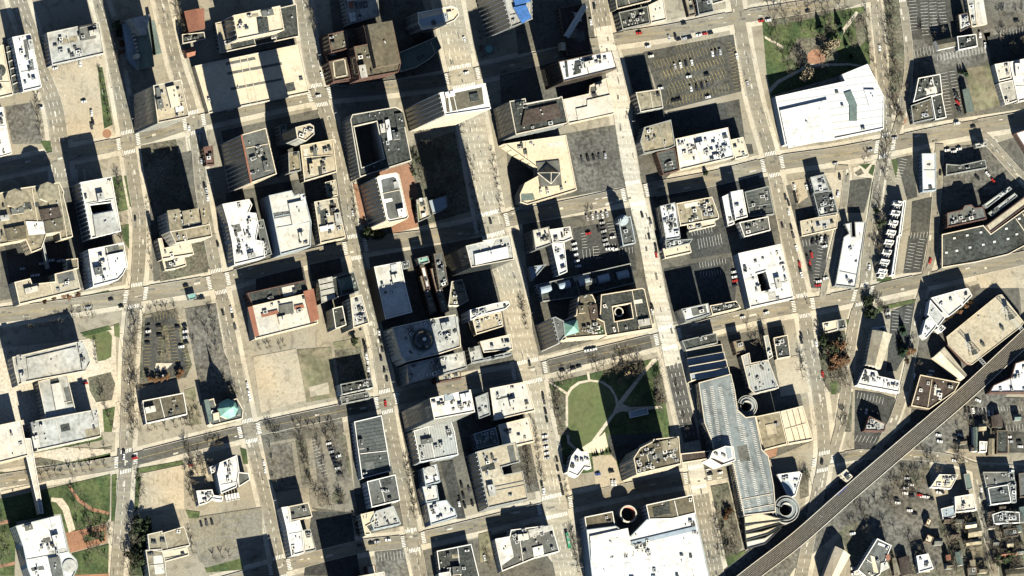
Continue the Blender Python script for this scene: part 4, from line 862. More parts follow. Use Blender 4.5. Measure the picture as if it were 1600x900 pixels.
bld('31','warehouse','vast black warehouse roof with rows of white skylights','warehouse',[(1085,565),(1345,508),(1392,562),(1700,340),(1700,585),(1500,692),(1300,740),(1085,775)],5,'dark','wgrey','gg',0,par='wcream',subs=[('skylight',[(x-8,y-6),(x+8,y-8),(x+9,y+3),(x-7,y+6)],.3,'white','wwhite') for x,y in ((1165,590),(1245,572),(1330,553),(1490,530),(1115,680),(1180,668),(1262,648),(1345,630),(1415,612),(1500,594),(1555,565),(1570,468))])
bld('31', OB,'dark grey stepped factory roof with white vents, right','building',[(1118,432),(1215,410),(1228,385),(1270,378),(1292,400),(1345,392),(1366,468),(1120,522)],7,'grey2','redb','gg',10)
bld('31','shed','pale upper diagonal shed beside black warehouse','shed',[(1350,378),(1508,266),(1524,282),(1366,402)],4,'pale','wgrey','xx',4)
bld('31','shed','pale lower diagonal shed beside black warehouse','shed',[(1376,432),(1540,306),(1560,326),(1396,455)],4,'palea','wgrey','xx',4)
bld('31','shed','long tan diagonal shed edging black warehouse','shed',[(1362,510),(1620,318),(1660,350),(1388,556)],5.4,'beige','wcream','xx',0,par='redb')
bld('31', RB,'small white hut near the top of right diagonal street','building',[(1292,0),(1365,-14),(1372,8),(1300,24)],4,'white','wgrey','xx',3)
# --- third row, left
r,H,c0 = bld('02','museum_building','grey stone museum wing with corner pavilions and light well','museum',[(75,432),(140,418),(490,335),(520,340),(548,392),(565,465),(535,520),(165,588),(112,608),(90,520)],9,'palea','wstone','gp',2,holes=[[(288,445),(330,437),(341,485),(297,494)]],subs=[('corner_pavilion',[(102,420),(134,414),(142,480),(110,486)],1.0,'palea','wstone'),('corner_pavilion',[(122,532),(154,526),(164,586),(134,594)],1.0,'palea','wstone'),('corner_pavilion',[(485,337),(516,331),(526,396),(496,404)],1.0,'palea','wstone'),('corner_pavilion',[(508,452),(538,446),(546,502),(516,512)],1.0,'palea','wstone'),('raised_roof',[(165,440),(478,366),(500,490),(180,560)],.5,'palea','wstone')])
bld('02','museum_building','grey striated museum spine with raised centre monitor','museum',[(236,585),(418,540),(474,778),(286,820)],7,'palea','wstone','gg',0,subs=[('roof_monitor',[(320,602),(376,590),(408,745),(350,760)],.8,'pale','wstone')],patches=[([(308,560),(360,550),(368,580),(316,590)],'dark')])
bld(None,'museum_building','grey stone museum south wing with stained roof','museum',[(48,659),(105,648),(143,641),(152,640),(158,682),(58,704)],8.5,'palea','wstone','gp',4,subs=[('corner_pavilion',[(48,660),(56,658),(60,674),(51,676)],1,'palea','wstone'),('corner_pavilion',[(143,640),(151,638),(155,654),(147,656)],1,'palea','wstone'),('corner_pavilion',[(50,682),(60,680),(63,698),(54,700)],1,'pale','wstone')],patches=[([(94,664),(108,661),(110,672),(96,675)],'dark')])
bld(None,'museum_building','cream museum roof patched with grey at left edge','museum',[(-20,668),(33,657),(44,712),(-20,728)],8,'pale','wcream','gp',6)
bld('02', OB,'flat olive roof with white trim beside dry lawn','building',[(888,705),(1146,655),(1170,790),(912,850)],4.2,'brown','wwhite','gp',6,par='wwhite')
r,H,c0 = bld('02','church','church with teal octagonal dome and needle spire','church',[(1285,705),(1335,690),(1345,730),(1480,690),(1520,760),(1515,818),(1330,862),(1310,850)],5,'grey2','wcream','xp',4,subs=[('side_tower',[(1330,785),(1368,775),(1372,818),(1336,828)],1.6,'cream','wwhite'),('bell_tower',[(1478,745),(1500,740),(1506,790),(1485,795)],2.2,'slate','wcream'),('chapel_roof',[(1275,700),(1305,695),(1330,830),(1305,840)],1.0,'slate','wgrey')])
b = MB(); z0 = H+6; cc = T('02', circ(1425, 755, 60, 8)); pr = [W(x, y, z0) for x, y in cc]; ce = sum(pr, Vector())/8
pl = ccw([(v.x, v.y) for v in pr]); b.prism(pl, 0, z0)
kid(r, b, 'dome_drum', ['wcream'])
b = MB()
lv = [(1.06, z0), (.62, z0+7), (.2, z0+12), (.10, z0+17), (.0, z0+27)]
for (ra, za), (rb, zb_) in zip(lv, lv[1:]):
    for i in range(8):
        a = Vector(pl[i])-ce.xy; c = Vector(pl[(i+1)%8])-ce.xy
        b.quad((*(ce.xy+a*ra), za), (*(ce.xy+c*ra), za), (*(ce.xy+c*rb), zb_), (*(ce.xy+a*rb), zb_))
kid(r, b, 'spire', ['copper'])
# --- third row, centre left
bld(None,'library_building','library with tan roof framed by sloping red tiled wings','library',[(394,478),(484,457),(497,505),(398,530)],8,'pale','wcream','xp',8,subs=[('tiled_wing',[(387,480),(395,478),(405,524),(398,527)],.8,'red','wcream'),('tiled_wing',[(474,455),(490,451),(499,498),(486,505)],.8,'red','wcream'),('tiled_wing',[(408,490),(434,484),(435,490),(410,496)],.5,'red','wcream'),('tiled_wing',[(460,478),(474,475),(476,481),(461,484)],.5,'red','wcream'),('roof_plant',[(436,477),(458,473),(459,489),(437,493)],.5,'grey2','wgrey')],par='wcream')
bld(None,'library_building','black flat rear roof of the red-winged library','library',[(386,458),(476,438),(482,456),(394,477)],7,'dark','redb','gg',3,par='redb')
r,H,c0 = bld(None, OB,'building with pale sawtooth fins and dark pyramid roof','building',[(498,440),(520,434),(553,424),(562,455),(522,466),(502,474)],8,'dark','wgrey','bg',3,subs=[('sawtooth_fin',[(497+k*1.6,437+k*9),(519+k*1.2,432+k*9),(520.5+k*1.2,439+k*9),(499+k*1.6,444+k*9)],.5,'palea','wstone') for k in range(4)])
ctr = W(541, 440, H+9); qs = [W(x, y, H) for x, y in ((526,436),(550,430),(556,449),(532,455))]
b = MB()
for i in range(4): b.tri(tuple(qs[i]), tuple(ctr), tuple(qs[(i+1)%4]))
kid(r, b, 'pyramid_roof', ['slate'])
bld(None, OB,'narrow cluttered roof with tan windowed flank above avenue','building',[(547,466),(565,460),(577,505),(552,513)],18,'palea','wcream','gp',22)
bld(None, OB,'black square roof with white corner, left of cluttered roof','building',[(519,482),(535,478),(541,508),(524,514)],12,'dark','wstone','bp',2,par='wwhite')
r,H,c0 = bld('12', 'arcade_building','huge ornate building with round dark glass dome in shade','building',[(850,247),(1060,200),(1245,165),(1275,300),(1280,370),(1140,415),(935,465),(905,430)],14,'palea','wcream','gg',26,subs=[('dome_drum',circ(1040,325,74,20),.8,'slate','wgrey'),('roof_beam',[(1245,180),(1260,176),(1275,290),(1262,294)],.5,'palea')],patches=[([(1190,215),(1215,210),(1220,300),(1200,305)],'grey2')])
zt = H+.8*HL; c = W(*T('12', [(1040,325)])[0], zt); b = MB(); rr = 64/4*S
for k in range(6):
    for i in range(20):
        def sp(a, e): return (c.x+rr*math.cos(2*math.pi*a/20)*math.cos(e), c.y+rr*math.sin(2*math.pi*a/20)*math.cos(e), zt+.02+6*math.sin(e))
        e0, e1 = k*math.pi/12, (k+1)*math.pi/12; b.quad(sp(i,e0), sp(i+1,e0), sp(i+1,e1), sp(i,e1))
kid(r, b, 'glass_dome', ['glass'])
b = MB(); b.prism(ccw([(c.x+1.5*math.cos(i*math.pi/4), c.y+1.5*math.sin(i*math.pi/4)) for i in range(8)]), zt+5.5, zt+8); kid(r, b, 'lantern', ['wwhite'])
bld('12', OB,'shaded tiled-front block with lit white roof end, south of dome','building',[(942,478),(1135,432),(1300,395),(1318,500),(958,598)],14,'palea','wgrey','bp',26)
bld('12', OB,'curved white-fronted building facing main street, centre','building',[(1335,138),(1480,98),(1575,82),(1588,105),(1560,132),(1400,172),(1340,205)],15,'pale','wwhite','gp',12)
bld('12', RB,'pale low roofs below the curved white-fronted building','building',[(1350,195),(1530,150),(1545,240),(1375,292)],5,'beige','wcream','gp',10)
bld('12', RB,'pale roof with white curved edge beside main street','building',[(1398,335),(1590,288),(1605,385),(1422,405)],6,'pale','wcream','gp',6)
bld('12', RB,'grey shaded roof with bright ledge near main street','building',[(1325,375),(1395,360),(1420,440),(1590,395),(1600,418),(1345,470)],7,'palea','wgrey','gp',6)
bld('12', RB,'low orange brick building behind white corner tower','building',[(1120,550),(1275,520),(1285,565),(1128,592)],6,'beige','redb','pp',6)
bld('12','office_tower','white-roofed corner tower with three-striped dark flank','tower',[(1085,690),(1340,635),(1368,775),(1112,822)],46,'white','wgrey','bp',18,subs=[('penthouse',[(1175,665),(1228,655),(1235,700),(1182,708)],.8,'blueroof','wwhite')],par='wwhite')
bld(None, OB,'pale roof with long dark slot beside main street','building',[(765,607),(822,596),(828,615),(836,642),(772,657)],6,'pale','wcream','gp',8,patches=[([(775,622),(800,616),(801,619),(776,625)],'dark')])
bld(None, RB,'grey small roof left of pale slotted roof','building',[(742,621),(762,613),(766,648),(748,655)],6,'palea','wgrey','gp',4)
bld('12', RB,'dark cluttered roof at shaded lot corner','building',[(525,602),(720,565),(736,622),(535,668)],7,'dark','wwhite','gp',18,par='wgrey')
bld('12', RB,'grey south annex of dark cluttered corner roof','building',[(522,682),(700,645),(715,690),(535,728)],4,'grey2','wgrey','gp',4)
bld(None, RB,'long grey-green ribbed roof with shaded lower half','building',[(553,659),(596,649),(611,736),(565,748)],5,'darkrib','wwhite','gg',3)
# --- third row, centre right
r,H,c0 = bld('22', OB,'black square roof around a dark court with white ring','building',[(555,42),(815,0),(828,10),(882,255),(590,303),(548,182)],11,'dark','wstone','gp',4,holes=[[(627,118),(740,97),(755,188),(640,210)]],par='wcream')
b = MB(); zz = H-3
for i in range(16):
    cc = T('22', [(668,150)])[0]; c = W(*cc, zz); t0, t1 = 2*math.pi*i/16, 2*math.pi*(i+1)/16
    for ra, rb_ in ((3.2, 4.2),):
        b.quad((c.x+ra*math.cos(t0), c.y+ra*math.sin(t0), zz), (c.x+rb_*math.cos(t0), c.y+rb_*math.sin(t0), zz), (c.x+rb_*math.cos(t1), c.y+rb_*math.sin(t1), zz), (c.x+ra*math.cos(t1), c.y+ra*math.sin(t1), zz))
kid(r, b, 'court_ring', ['pale'])
bld('22','office_tower','ribbed office slab with green copper roof above park street','tower',[(252,185),(270,180),(320,205),(332,300),(292,347)],27,'grey2','wgrey','rp',1)
r,H,c0 = bld('22', OB,'brown cluttered roofs with small green copper pyramid','building',[(312,205),(400,170),(412,60),(500,40),(520,80),(535,190),(575,210),(588,296),(335,318)],13,'brown','wcream','gp',24,patches=[([(510,252),(572,240),(578,285),(515,290)],'grass')],subs=[('penthouse',[(480,110),(530,100),(540,190),(495,200)],.8,'darkb','wbrown'),('penthouse',[(420,50),(490,38),(495,80),(430,95)],.8,'brown','wstone')])
qs = [W(x, y, H+2) for x, y in T('22', [(318,215),(408,195),(420,275),(332,300)])]; ctr = sum(qs, Vector())/4+Vector((0,0,9)); b = MB()
for i in range(4):
    b.tri(tuple(qs[i]), tuple(ctr), tuple(qs[(i+1)%4])); a, c = qs[i], qs[(i+1)%4]; b.quad((a.x,a.y,H), (a.x,a.y,H+2), (c.x,c.y,H+2), (c.x,c.y,H))
kid(r, b, 'copper_pyramid', ['copper'])
bld('22', 'park_pavilion','long pale stage roof tinted blue for park shade','pavilion',[(735,772),(845,746),(852,788),(742,812)],2.2,'blueroof','wwhite','xx',0)  # pale roof with the shade's blue cast painted in
r,H,c0 = bld(None,'parking_garage','long grey-green garage deck with rows of painted bays','garage',[(1091,598),(1142,584),(1148,610),(1152,640),(1165,652),(1180,650),(1186,680),(1190,702),(1200,712),(1209,760),(1212,800),(1162,806),(1145,725),(1118,720),(1112,690),(1100,660)],9,'deck','wgrey','bb',0,par='wstone')
D = [((1097,610),(1111,690)),((1109,605),(1122,690)),((1141,600),(1158,690)),((1136,690),(1159,800)),((1152,720),(1170,800)),((1170,660),(1203,795)),((1157,665),(1186,800)),((1122,606),(1140,700))]
bays('painted_bays', [(a[0], a[1], c[0], c[1], 5.5, -1.2, 2.9) for a, c in D], 'paint', parent=r, zz=H+.02, wpx=.28)
for (t, x, y, ro, ri) in (('22',1472,738,66,34),('33',118,482,84,40)):
    cx_, cy_ = T(t, [(x, y)])[0]; v = W(cx_, cy_, H); ro *= S/4; ri *= S/4
    rt = empty('spiral_ramp', (v.x, v.y, 0)); b = MB(); n = 28; t0 = math.pi*.9
    for i in range(n):
        a0, a1 = t0-i*2*math.pi/n*1.0, t0-(i+1)*2*math.pi/n*1.0
        za, zb2 = H*(1-.35*i/n), H*(1-.35*(i+1)/n)
        P4 = lambda rad, a, z_: (rad*math.cos(a), rad*math.sin(a), z_)
        b.quad(P4(ri,a0,za), P4(ri,a1,zb2), P4(ro,a1,zb2), P4(ro,a0,za))
    b.build('ramp_deck', ['deck'], rt)
    for rad, nm in ((ro, 'outer_wall'), (ri, 'inner_wall'), ((ro*.62+ri*.38), 'lane_wall')):
        b = MB()
        for i in range(n):
            a0, a1 = t0-i*2*math.pi/n, t0-(i+1)*2*math.pi/n; za, zb2 = H*(1-.35*i/n)+1.1, H*(1-.35*(i+1)/n)+1.1
            zl = 0 if nm != 'lane_wall' else None
            P4 = lambda rr_, a, z_: (rr_*math.cos(a), rr_*math.sin(a), z_)
            for q0 in (rad-.25, rad+.25): b.quad(P4(q0,a0,0 if zl == 0 else za-1.1), P4(q0,a1,0 if zl == 0 else zb2-1.1), P4(q0,a1,zb2), P4(q0,a0,za))
            b.quad(P4(rad-.25,a0,za), P4(rad-.25,a1,zb2), P4(rad+.25,a1,zb2), P4(rad+.25,a0,za))
        b.build(nm, ['palea'], rt)
    thing(rt, 'spiral car ramp beside the middle of the garage deck' if t == '22' else 'larger spiral car ramp at lower corner of garage deck', 'ramp', (cx_, cy_))
for k in range(4):
    pts = [(1086+k*8,396+k*48-4),(1312+k*14,350+k*48),(1320+k*14,394+k*48),(1092+k*9,438+k*48)]
    bld('22','garage_terrace','shade-tinted garage terrace step','terrace',pts,0.8+k*2.0,'blueroof' if k else 'slate','wcream','xx',0,group='descending terrace steps north of the garage deck',par='wstone')  # upper steps carry the blue of the shade in their colour
bld('22','garage_terrace','dark lowest terrace north of the garage steps','terrace',[(1060,330),(1275,280),(1285,345),(1085,390)],4,'dark','wgrey','xx',3)
for k, (pts, m_) in enumerate([([(1162,807),(1188,801),(1212,808),(1232,812),(1163,821)],'cream'),([(1163,822),(1192,815),(1234,814),(1164,833)],'cream'),([(1164,834),(1190,830),(1228,818),(1200,835),(1165,845)],'cream'),([(1165,846),(1195,840),(1222,824),(1196,850),(1167,858)],'pale')]):
    bld(None,'garage_terrace','pale fan-shaped terrace slice','terrace',pts,7-k*1.3,m_,'wdark','xx',0,group='pale fan terraces south of the garage',par='wdark')
bld(None, OB,'arrow-shaped white canopy with arch over the garage edge','canopy',[(1113,705),(1133,697),(1146,698),(1149,720),(1127,728),(1108,717)],12,'white','wwhite','xx',2,patches=[([(1110,717),(1114,716),(1133,724),(1127,727)],'darkb'),([(1133,699),(1141,697),(1144,714),(1137,718)],'blueroof')])
bld(None,'skywalk_bridge','enclosed brown skywalk bridge joining garage and rooftop block','footbridge',[(1063,709),(1112,704),(1114,716),(1065,724)],8,'darkb','wcream','bb',0,par='wcream')
bld('23', OB,'brown cluttered rooftop block shading the park','building',[(758,165),(800,100),(878,60),(885,45),(1042,28),(1056,200),(778,265)],23,'brown','wcream','gp',40,subs=[('penthouse',[(925,60),(1035,35),(1040,100),(940,120)],.8,'tan','wstone')])
bld('22', OB,'pale grey ribbed roof right of garage deck','building',[(1430,425),(1482,405),(1492,470),(1600,448),(1668,625),(1515,662),(1480,620)],6,'ribbed','wstone','gp',14)
bld('22', RB,'small tan penthouse roof at head of pale ribbed roof','building',[(1378,335),(1440,320),(1460,398),(1402,415)],5,'tan','wbrown','gg',3)
bld('32', OB,'grey roof of ribbed block continuing beside spiral ramp','building',[(-30,300),(0,295),(30,430),(0,450)],4,'ribbed','wstone','gg',2)
bld(None, OB,'tan roof with square frame joined to cream ribbed slabs','building',[(1180,651),(1218,643),(1230,694),(1192,704)],6,'tan','wcream','xp',2,subs=[('roof_frame',[(1196,664),(1211,661),(1214,677),(1199,680)],.3,'beige','wstone')])
bld(None, OB,'four long cream roof slabs facing the curved street','building',[(1219,643),(1254,634),(1270,687),(1231,694)],6.3,'cream','wcream','xp',0,patches=[([(1228+k*9,641-k*2),(1229+k*9,641-k*2),(1243+k*8.5,691-k*1.5),(1242+k*8.5,691-k*1.5)],'dark') for k in range(3)])
bld('32', RB,'dark roof with white units beside leafless yard','building',[(32,312),(122,292),(140,430),(55,445)],4,'dark','wcream','gp',8)
bld('32', RB,'cream-and-dark roofed corner shop above autumn trees','building',[(337,218),(430,200),(437,262),(350,285)],4,'cream','wstone','gp',1)
bld('32', RB,'dark green roof annex right of cream corner shop','building',[(431,200),(478,193),(490,250),(439,262)],4,'dark','wgrey','gp',1)
bld('32','gable_hall','long two-tone gabled hall in sliver block','hall',[(652,262),(775,288),(705,505),(612,480)],6,'beige','wstone','gg',0,gable=5)
bld('32', RB,'small white roof behind the two-tone gabled hall','building',[(655,245),(730,240),(738,272),(662,264)],5,'white','wblue','xx',1)
bld('32', RB,'white roof with louvres and round vents beside asphalt lot','building',[(602,505),(680,520),(690,550),(820,580),(820,655),(558,605)],5,'white','wwhite','gp',26)
bld('32', RB,'isolated white cluttered roof inside black lot, right','building',[(632,800),(738,850),(728,895),(602,892)],5,'palea','redb','gp',14)
bld('32','warehouse','pale quadrilateral warehouse roof beside railway side, upper','warehouse',[(1022,60),(1158,22),(1218,110),(1130,180)],6,'pale','wwhite','xp',2)
bld('32','warehouse','light roof on right of pale quadrilateral warehouse','warehouse',[(1160,20),(1248,0),(1276,50),(1217,110)],6,'pale','wwhite','xp',2)
bld('32','warehouse','grey triangular roof left of pale quadrilateral warehouse','warehouse',[(1012,75),(1108,185),(1062,245),(998,160)],6,'palea','wwhite','xp',2)
bld('32','warehouse','white five-sided roof at left end of warehouse group','warehouse',[(985,200),(1025,165),(1062,215),(1045,250),(985,320),(960,290)],5,'white','wwhite','xp',3)
bld('32', RB,'tiny white shed roof on the warehouse group corner','shed',[(1055,255),(1085,230),(1110,250),(1080,280)],5,'white','wwhite','xx',1)
bld('32','rooftop_yard','broad sand-coloured platform with lattice cranes near railway','platform',[(1115,305),(1435,45),(1460,40),(1600,215),(1580,245),(1275,480),(1240,470),(1125,355)],3,'beige','redb','xx',4,par='cream')
bld('32','gable_hall','cream diagonal gabled hall beside brown roof','hall',[(1035,432),(1102,368),(1245,545),(1205,580)],4,'cream','wcream','xx',0,gable=3)
bld('32','warehouse','dark brown warehouse roof with pale parapet by railway','warehouse',[(950,542),(1198,590),(1165,650),(1008,758),(893,737)],5,'darkb','wbrown','gp',12,par='cream')
bld('32','warehouse','white roof with pipes on lit brick base beyond railway','warehouse',[(1408,608),(1520,560),(1545,470),(1640,440),(1640,652),(1382,655)],6,'white','redb','pp',10)
# --- bottom row
bld('03','footbridge','long pale elevated footbridge crossing street and park','footbridge',[(135,40),(192,40),(272,510),(246,512)],3.5,'pale','wstone','xx',0,par='wwhite')
r,H,c0 = bld('03','conference_hall','big white roof with rounded corner bay and grey penthouse','building',[(96,588),(378,517),(425,745),(478,800),(486,840),(470,880),(440,935),(210,960),(170,850),(142,715)],9,'white','wblue','bp',14,subs=[('penthouse',[(305,790),(370,776),(398,900),(332,910)],.9,'grey2','wgrey'),('round_bay',circ(436,838,44,16),.5,'palea','wwhite')],patches=[([(165,792),(420,745),(421,750),(166,797)],'dark'),([(190,850),(270,835),(280,860),(200,870)],'grey2')])
bld('03', OB,'brown-grey stepped roof above garden rocks, lower left','building',[(920,640),(1015,618),(1012,632),(1150,590),(1188,710),(1012,748),(930,740)],7,'tan','wstone','gg',3)
bld('03', OB,'brown-grey roof wing running down off bottom edge','building',[(908,738),(1010,730),(1030,800),(1045,960),(940,960)],7,'tan','wstone','gg',3)
bld('03', OB,'striped beige roof strip beside brown-grey roof','building',[(1015,750),(1170,722),(1182,770),(1020,815)],5,'cream','wcream','gg',1,patches=[([(1018,788),(1175,757),(1176,762),(1019,794)],'dark')])
bld('03', OB,'angular white roof with grey triangle above van row','building',[(1372,192),(1480,145),(1495,245),(1478,345),(1380,387),(1356,262)],6,'white','wwhite','xp',8)
bld('03', RB,'grey triangular roof right of angular white roof','building',[(1483,250),(1552,258),(1562,300),(1490,345)],5,'grey2','wwhite','xx',0)
bld('03', RB,'low white roof steps left of the van row','building',[(1225,368),(1325,360),(1335,395),(1392,402),(1390,430),(1325,420),(1305,440),(1242,460)],4,'white','wwhite','gp',12)
bld('03', RB,'white stub roof behind angular white roof','building',[(1308,220),(1360,200),(1370,235),(1320,262)],4,'white','wwhite','xx',3)
bld('13', RB,'dark flat roof with black notch above lit white wall','building',[(692,310),(870,266),(900,428),(722,472)],8,'grey2','wwhite','gp',6,patches=[([(780,280),(845,272),(848,320),(790,345)],'dark')])
bld('13', RB,'beige L-shaped roof left of blue-grey slope','building',[(652,515),(735,495),(745,560),(690,590),(722,640),(680,645)],7,'cream','wcream','gp',3)
bld('13', RB,'grey cluttered roof with pale blue lower slope','building',[(748,495),(858,462),(905,575),(735,612),(715,560)],7,'palea','wblue','gp',10)
bld('13', RB,'dark top roof of white L-shaped building, lower left','building',[(205,465),(325,440),(352,530),(215,556)],8,'grey2','wstone','gp',3)
bld('13', RB,'bright white roof wing with grey lower annex, lower left','building',[(157,472),(202,465),(218,562),(272,550),(290,615),(302,755),(220,776),(188,600)],8,'white','wwhite','gp',5)
bld('13', RB,'shaded blue-white annex beside bright white roof wing','building',[(288,615),(338,605),(375,738),(304,755)],6,'pale','wgrey','gp',6)
bld(None, OB,'pale ribbed roof below small white penthouses, lower centre','building',[(646,673),(704,656),(710,675),(716,711),(656,723)],12,'ribbed','wblue','rp',14,par='wwhite')
bld('13', OB,'white roof with oval plant ring beside gravel lot','building',[(1040,228),(1128,200),(1152,312),(1058,338)],9,'white','wblue','bp',3,subs=[('plant_ring',circ(1088,245,40,16,30),.6,'palea','wwhite')])
bld('13', OB,'pale bluish roof below oval plant ring roof','building',[(1038,342),(1128,332),(1142,425),(1062,442)],9,'pale','wblue','bp',2)
bld('13', OB,'white jagged roof at foot of bluish building row','building',[(1065,447),(1150,432),(1190,425),(1222,470),(1240,480),(1256,530),(1092,582)],9,'white','wblue','bp',12)
bld(None, OB,'beige roof with step notch and gridded dark flank','building',[(744,706),(778,697),(806,690),(812,722),(783,730),(787,742),(816,736),(825,780),(763,794)],15,'beige','wgrey','rp',8,patches=[([(751,730),(772,722),(774,733),(754,737)],'dark')])
bld(None, OB,'white narrow roof edging beige notched roof top','building',[(778,664),(826,652),(835,690),(786,701)],7,'pale','wcream','gp',6)
bld(None, OB,'grey glassy roof left of white narrow roof','building',[(740,678),(774,668),(780,694),(746,702)],8,'slate','wblue','bg',10)
bld(None, RB,'dark roof with white side beside bottom-centre street','building',[(682,861),(736,850),(742,875),(752,915),(690,920)],4,'dark','wcream','gg',12,par='wwhite')
bld(None, RB,'small white roof at bottom edge of dark roof','building',[(685,896),(703,893),(707,915),(688,918)],5,'white','wwhite','gg',1)
bld(None, OB,'mixed white and black roof sections at bottom street bend','building',[(773,843),(796,838),(798,828),(862,820),(874,862),(836,872),(784,893)],6,'grey2','wwhite','gp',18,subs=[('raised_roof',[(774,842),(796,838),(803,870),(784,884)],.6,'white','wwhite'),('raised_roof',[(825,828),(862,820),(864,828),(828,840)],.6,'palea','wwhite'),('raised_roof',[(832,856),(848,852),(850,866),(834,870)],.6,'white','wwhite')])
bld(None,'shop','small salmon-and-tan roof beside fenced lot at bottom','building',[(572,884),(586,882),(590,908),(576,910)],4,'cream','redb','gg',1)
bld('23', OB,'white gabled pavilion with angular roof at park corner','pavilion',[(370,152),(408,102),(430,122),(475,125),(495,228),(455,222),(412,278),(345,250)],6,'white','wwhite','gp',4)
# convention centre
r,H,c0 = bld(None,'convention_centre','enormous white convention roof dotted with vents, bottom','convention centre',[(916,828),(962,822),(985,838),(1010,812),(1086,800),(1115,930),(928,930)],9,'white','wblue','xx',46,subs=[('raised_roof',[(922,838),(981,825),(988,862),(924,876)],.8,'white','wwhite'),('blue_monitor',[(986,846),(1087,822),(1088,829),(987,852)],.5,'blueroof','wblue')])
bld(None,'convention_centre','olive roofed left wing of the convention centre','building',[(913,808),(957,799),(961,822),(916,828)],8,'brown','wwhite','gg',2,par='wwhite')
bld(None,'convention_centre','olive roofed right wing of the convention centre','building',[(1009,789),(1082,773),(1087,802),(1050,811),(1014,812)],9.5,'brown','wwhite','gg',2,par='wwhite',subs=[('roof_void',[(1020,793),(1040,789),(1041,803),(1022,808)],.2,'dark'),('roof_slot',[(1039,784),(1045,783),(1048,803),(1042,804)],.3,'dark')])
v = W(*T('23',[(728,512)])[0], 14); rt = empty('entrance_rotunda', (v.x, v.y, 0)); b = MB(); n = 28; ro, ri = 55/4*S, 46/4*S
for i in range(n):
    a0, a1 = 2*math.pi*i/n, 2*math.pi*(i+1)/n; P4 = lambda rr_, a, z_: (rr_*math.cos(a), rr_*math.sin(a), z_)
    b.quad(P4(ro,a0,0), P4(ro,a1,0), P4(ro,a1,14), P4(ro,a0,14)); b.quad(P4(ri,a1,0), P4(ri,a0,0), P4(ri,a0,14), P4(ri,a1,14), 1); b.quad(P4(ri,a0,14), P4(ro,a0,14), P4(ro,a1,14), P4(ri,a1,14))
b.build('ring_wall', ['pale', mat('salmon_plaster', (.62,.24,.18), .1)], rt)
b = MB(); b.prism([(ri*.98*math.cos(2*math.pi*i/n), ri*.98*math.sin(2*math.pi*i/n)) for i in range(n)], 0, 3); b.build('floor', ['grey2'], rt)
thing(rt, 'open round rotunda lined in salmon red at convention entrance', 'rotunda', (982,803))
# bottom right
bld('33','pavilion','white triangular roof with blue shade painted in a curve beside spiral ramp','pavilion',[(57,265),(195,247),(212,262),(172,400),(118,395)],4,'white','wwhite','xx',4,patches=[([(85,305),(130,310),(155,345),(160,392),(125,390)],'blueroof')])  # the blue panel is shade painted on the white roof
bld('33','signal_tower','small railway tower with pale hipped roof','tower',[(452,262),(488,232),(528,280),(498,310)],5,'pale','wcream','gg',3)
bld('33', RB,'cream slanted roof with dots beside lower right street','building',[(1070,265),(1190,268),(1142,355),(1015,345)],3,'cream','wwhite','gp',10)
bld('33', RB,'narrow grey roof beside the cream slanted roof','building',[(1222,265),(1258,258),(1280,355),(1240,362)],3,'slate','wgrey','xx',0)
bld('33', RB,'light grey roof with four vents, lower right','building',[(1165,405),(1278,387),(1302,488),(1170,505)],4,'pale','wwhite','gp',5)
bld('33', RB,'blue-white striped roof left of light grey roof','building',[(1080,480),(1160,460),(1172,528),(1092,545)],3,'blueroof','wwhite','gp',2)
bld('33', AB,'dark grey flat roof north of ribbed grey roof, right','building',[(1342,250),(1535,250),(1545,320),(1362,345)],4,'grey2','wgrey','gp',6)
bld('33', AB,'ribbed dark roof with cluttered right end','building',[(1372,350),(1500,328),(1520,440),(1390,457)],4.4,'darkrib','wwhite','gp',5)
bld('33', AB,'narrow cluttered roof right of ribbed dark roof','building',[(1504,318),(1548,312),(1552,440),(1524,440)],4,'palea','wgrey','gp',12)
bld('33', AB,'roof of many small white pieces, lower right','building',[(1400,515),(1465,495),(1570,500),(1575,570),(1410,575)],3.5,'grey2','wwhite','gp',24)
bld('33', RB,'white square roof among bare trees, bottom right','building',[(926,775),(1000,760),(1034,855),(942,880)],4,'white','wwhite','gp',3)
bld('33', OB,'white-framed roof with dark squares and orange flecks, bottom','building',[(682,665),(772,710),(700,890),(640,930),(560,862)],7,'grey2','wwhite','gp',6,par='wwhite',subs=[('roof_frame',[(690,690),(760,715),(752,728),(685,702)],.3,'white'),('roof_frame',[(640,770),(665,780),(690,880),(660,875)],.3,'cream'),('raised_roof',[(735,770),(760,765),(765,800),(740,805)],.5,'red','redb'),('raised_roof',[(705,820),(745,810),(760,850),(700,880)],.4,'pale','wwhite')])
bld('33','gable_hall','curved half-dark half-cream vaulted hall by railway','hall',[(420,712),(515,770),(440,905),(345,905)],6,'cream','wgrey','xx',0,gable=4)
for pts, lb in (([(1000,540),(1028,555),(1010,592),(984,578)],'upper small cream-fronted shed in lower right lot'),([(998,640),(1037,660),(1018,700),(978,684)],'lower small cream-fronted shed in lower right lot')):
    bld('33','shed',lb,'shed',pts,3,'cream','wbrown','xx',1)
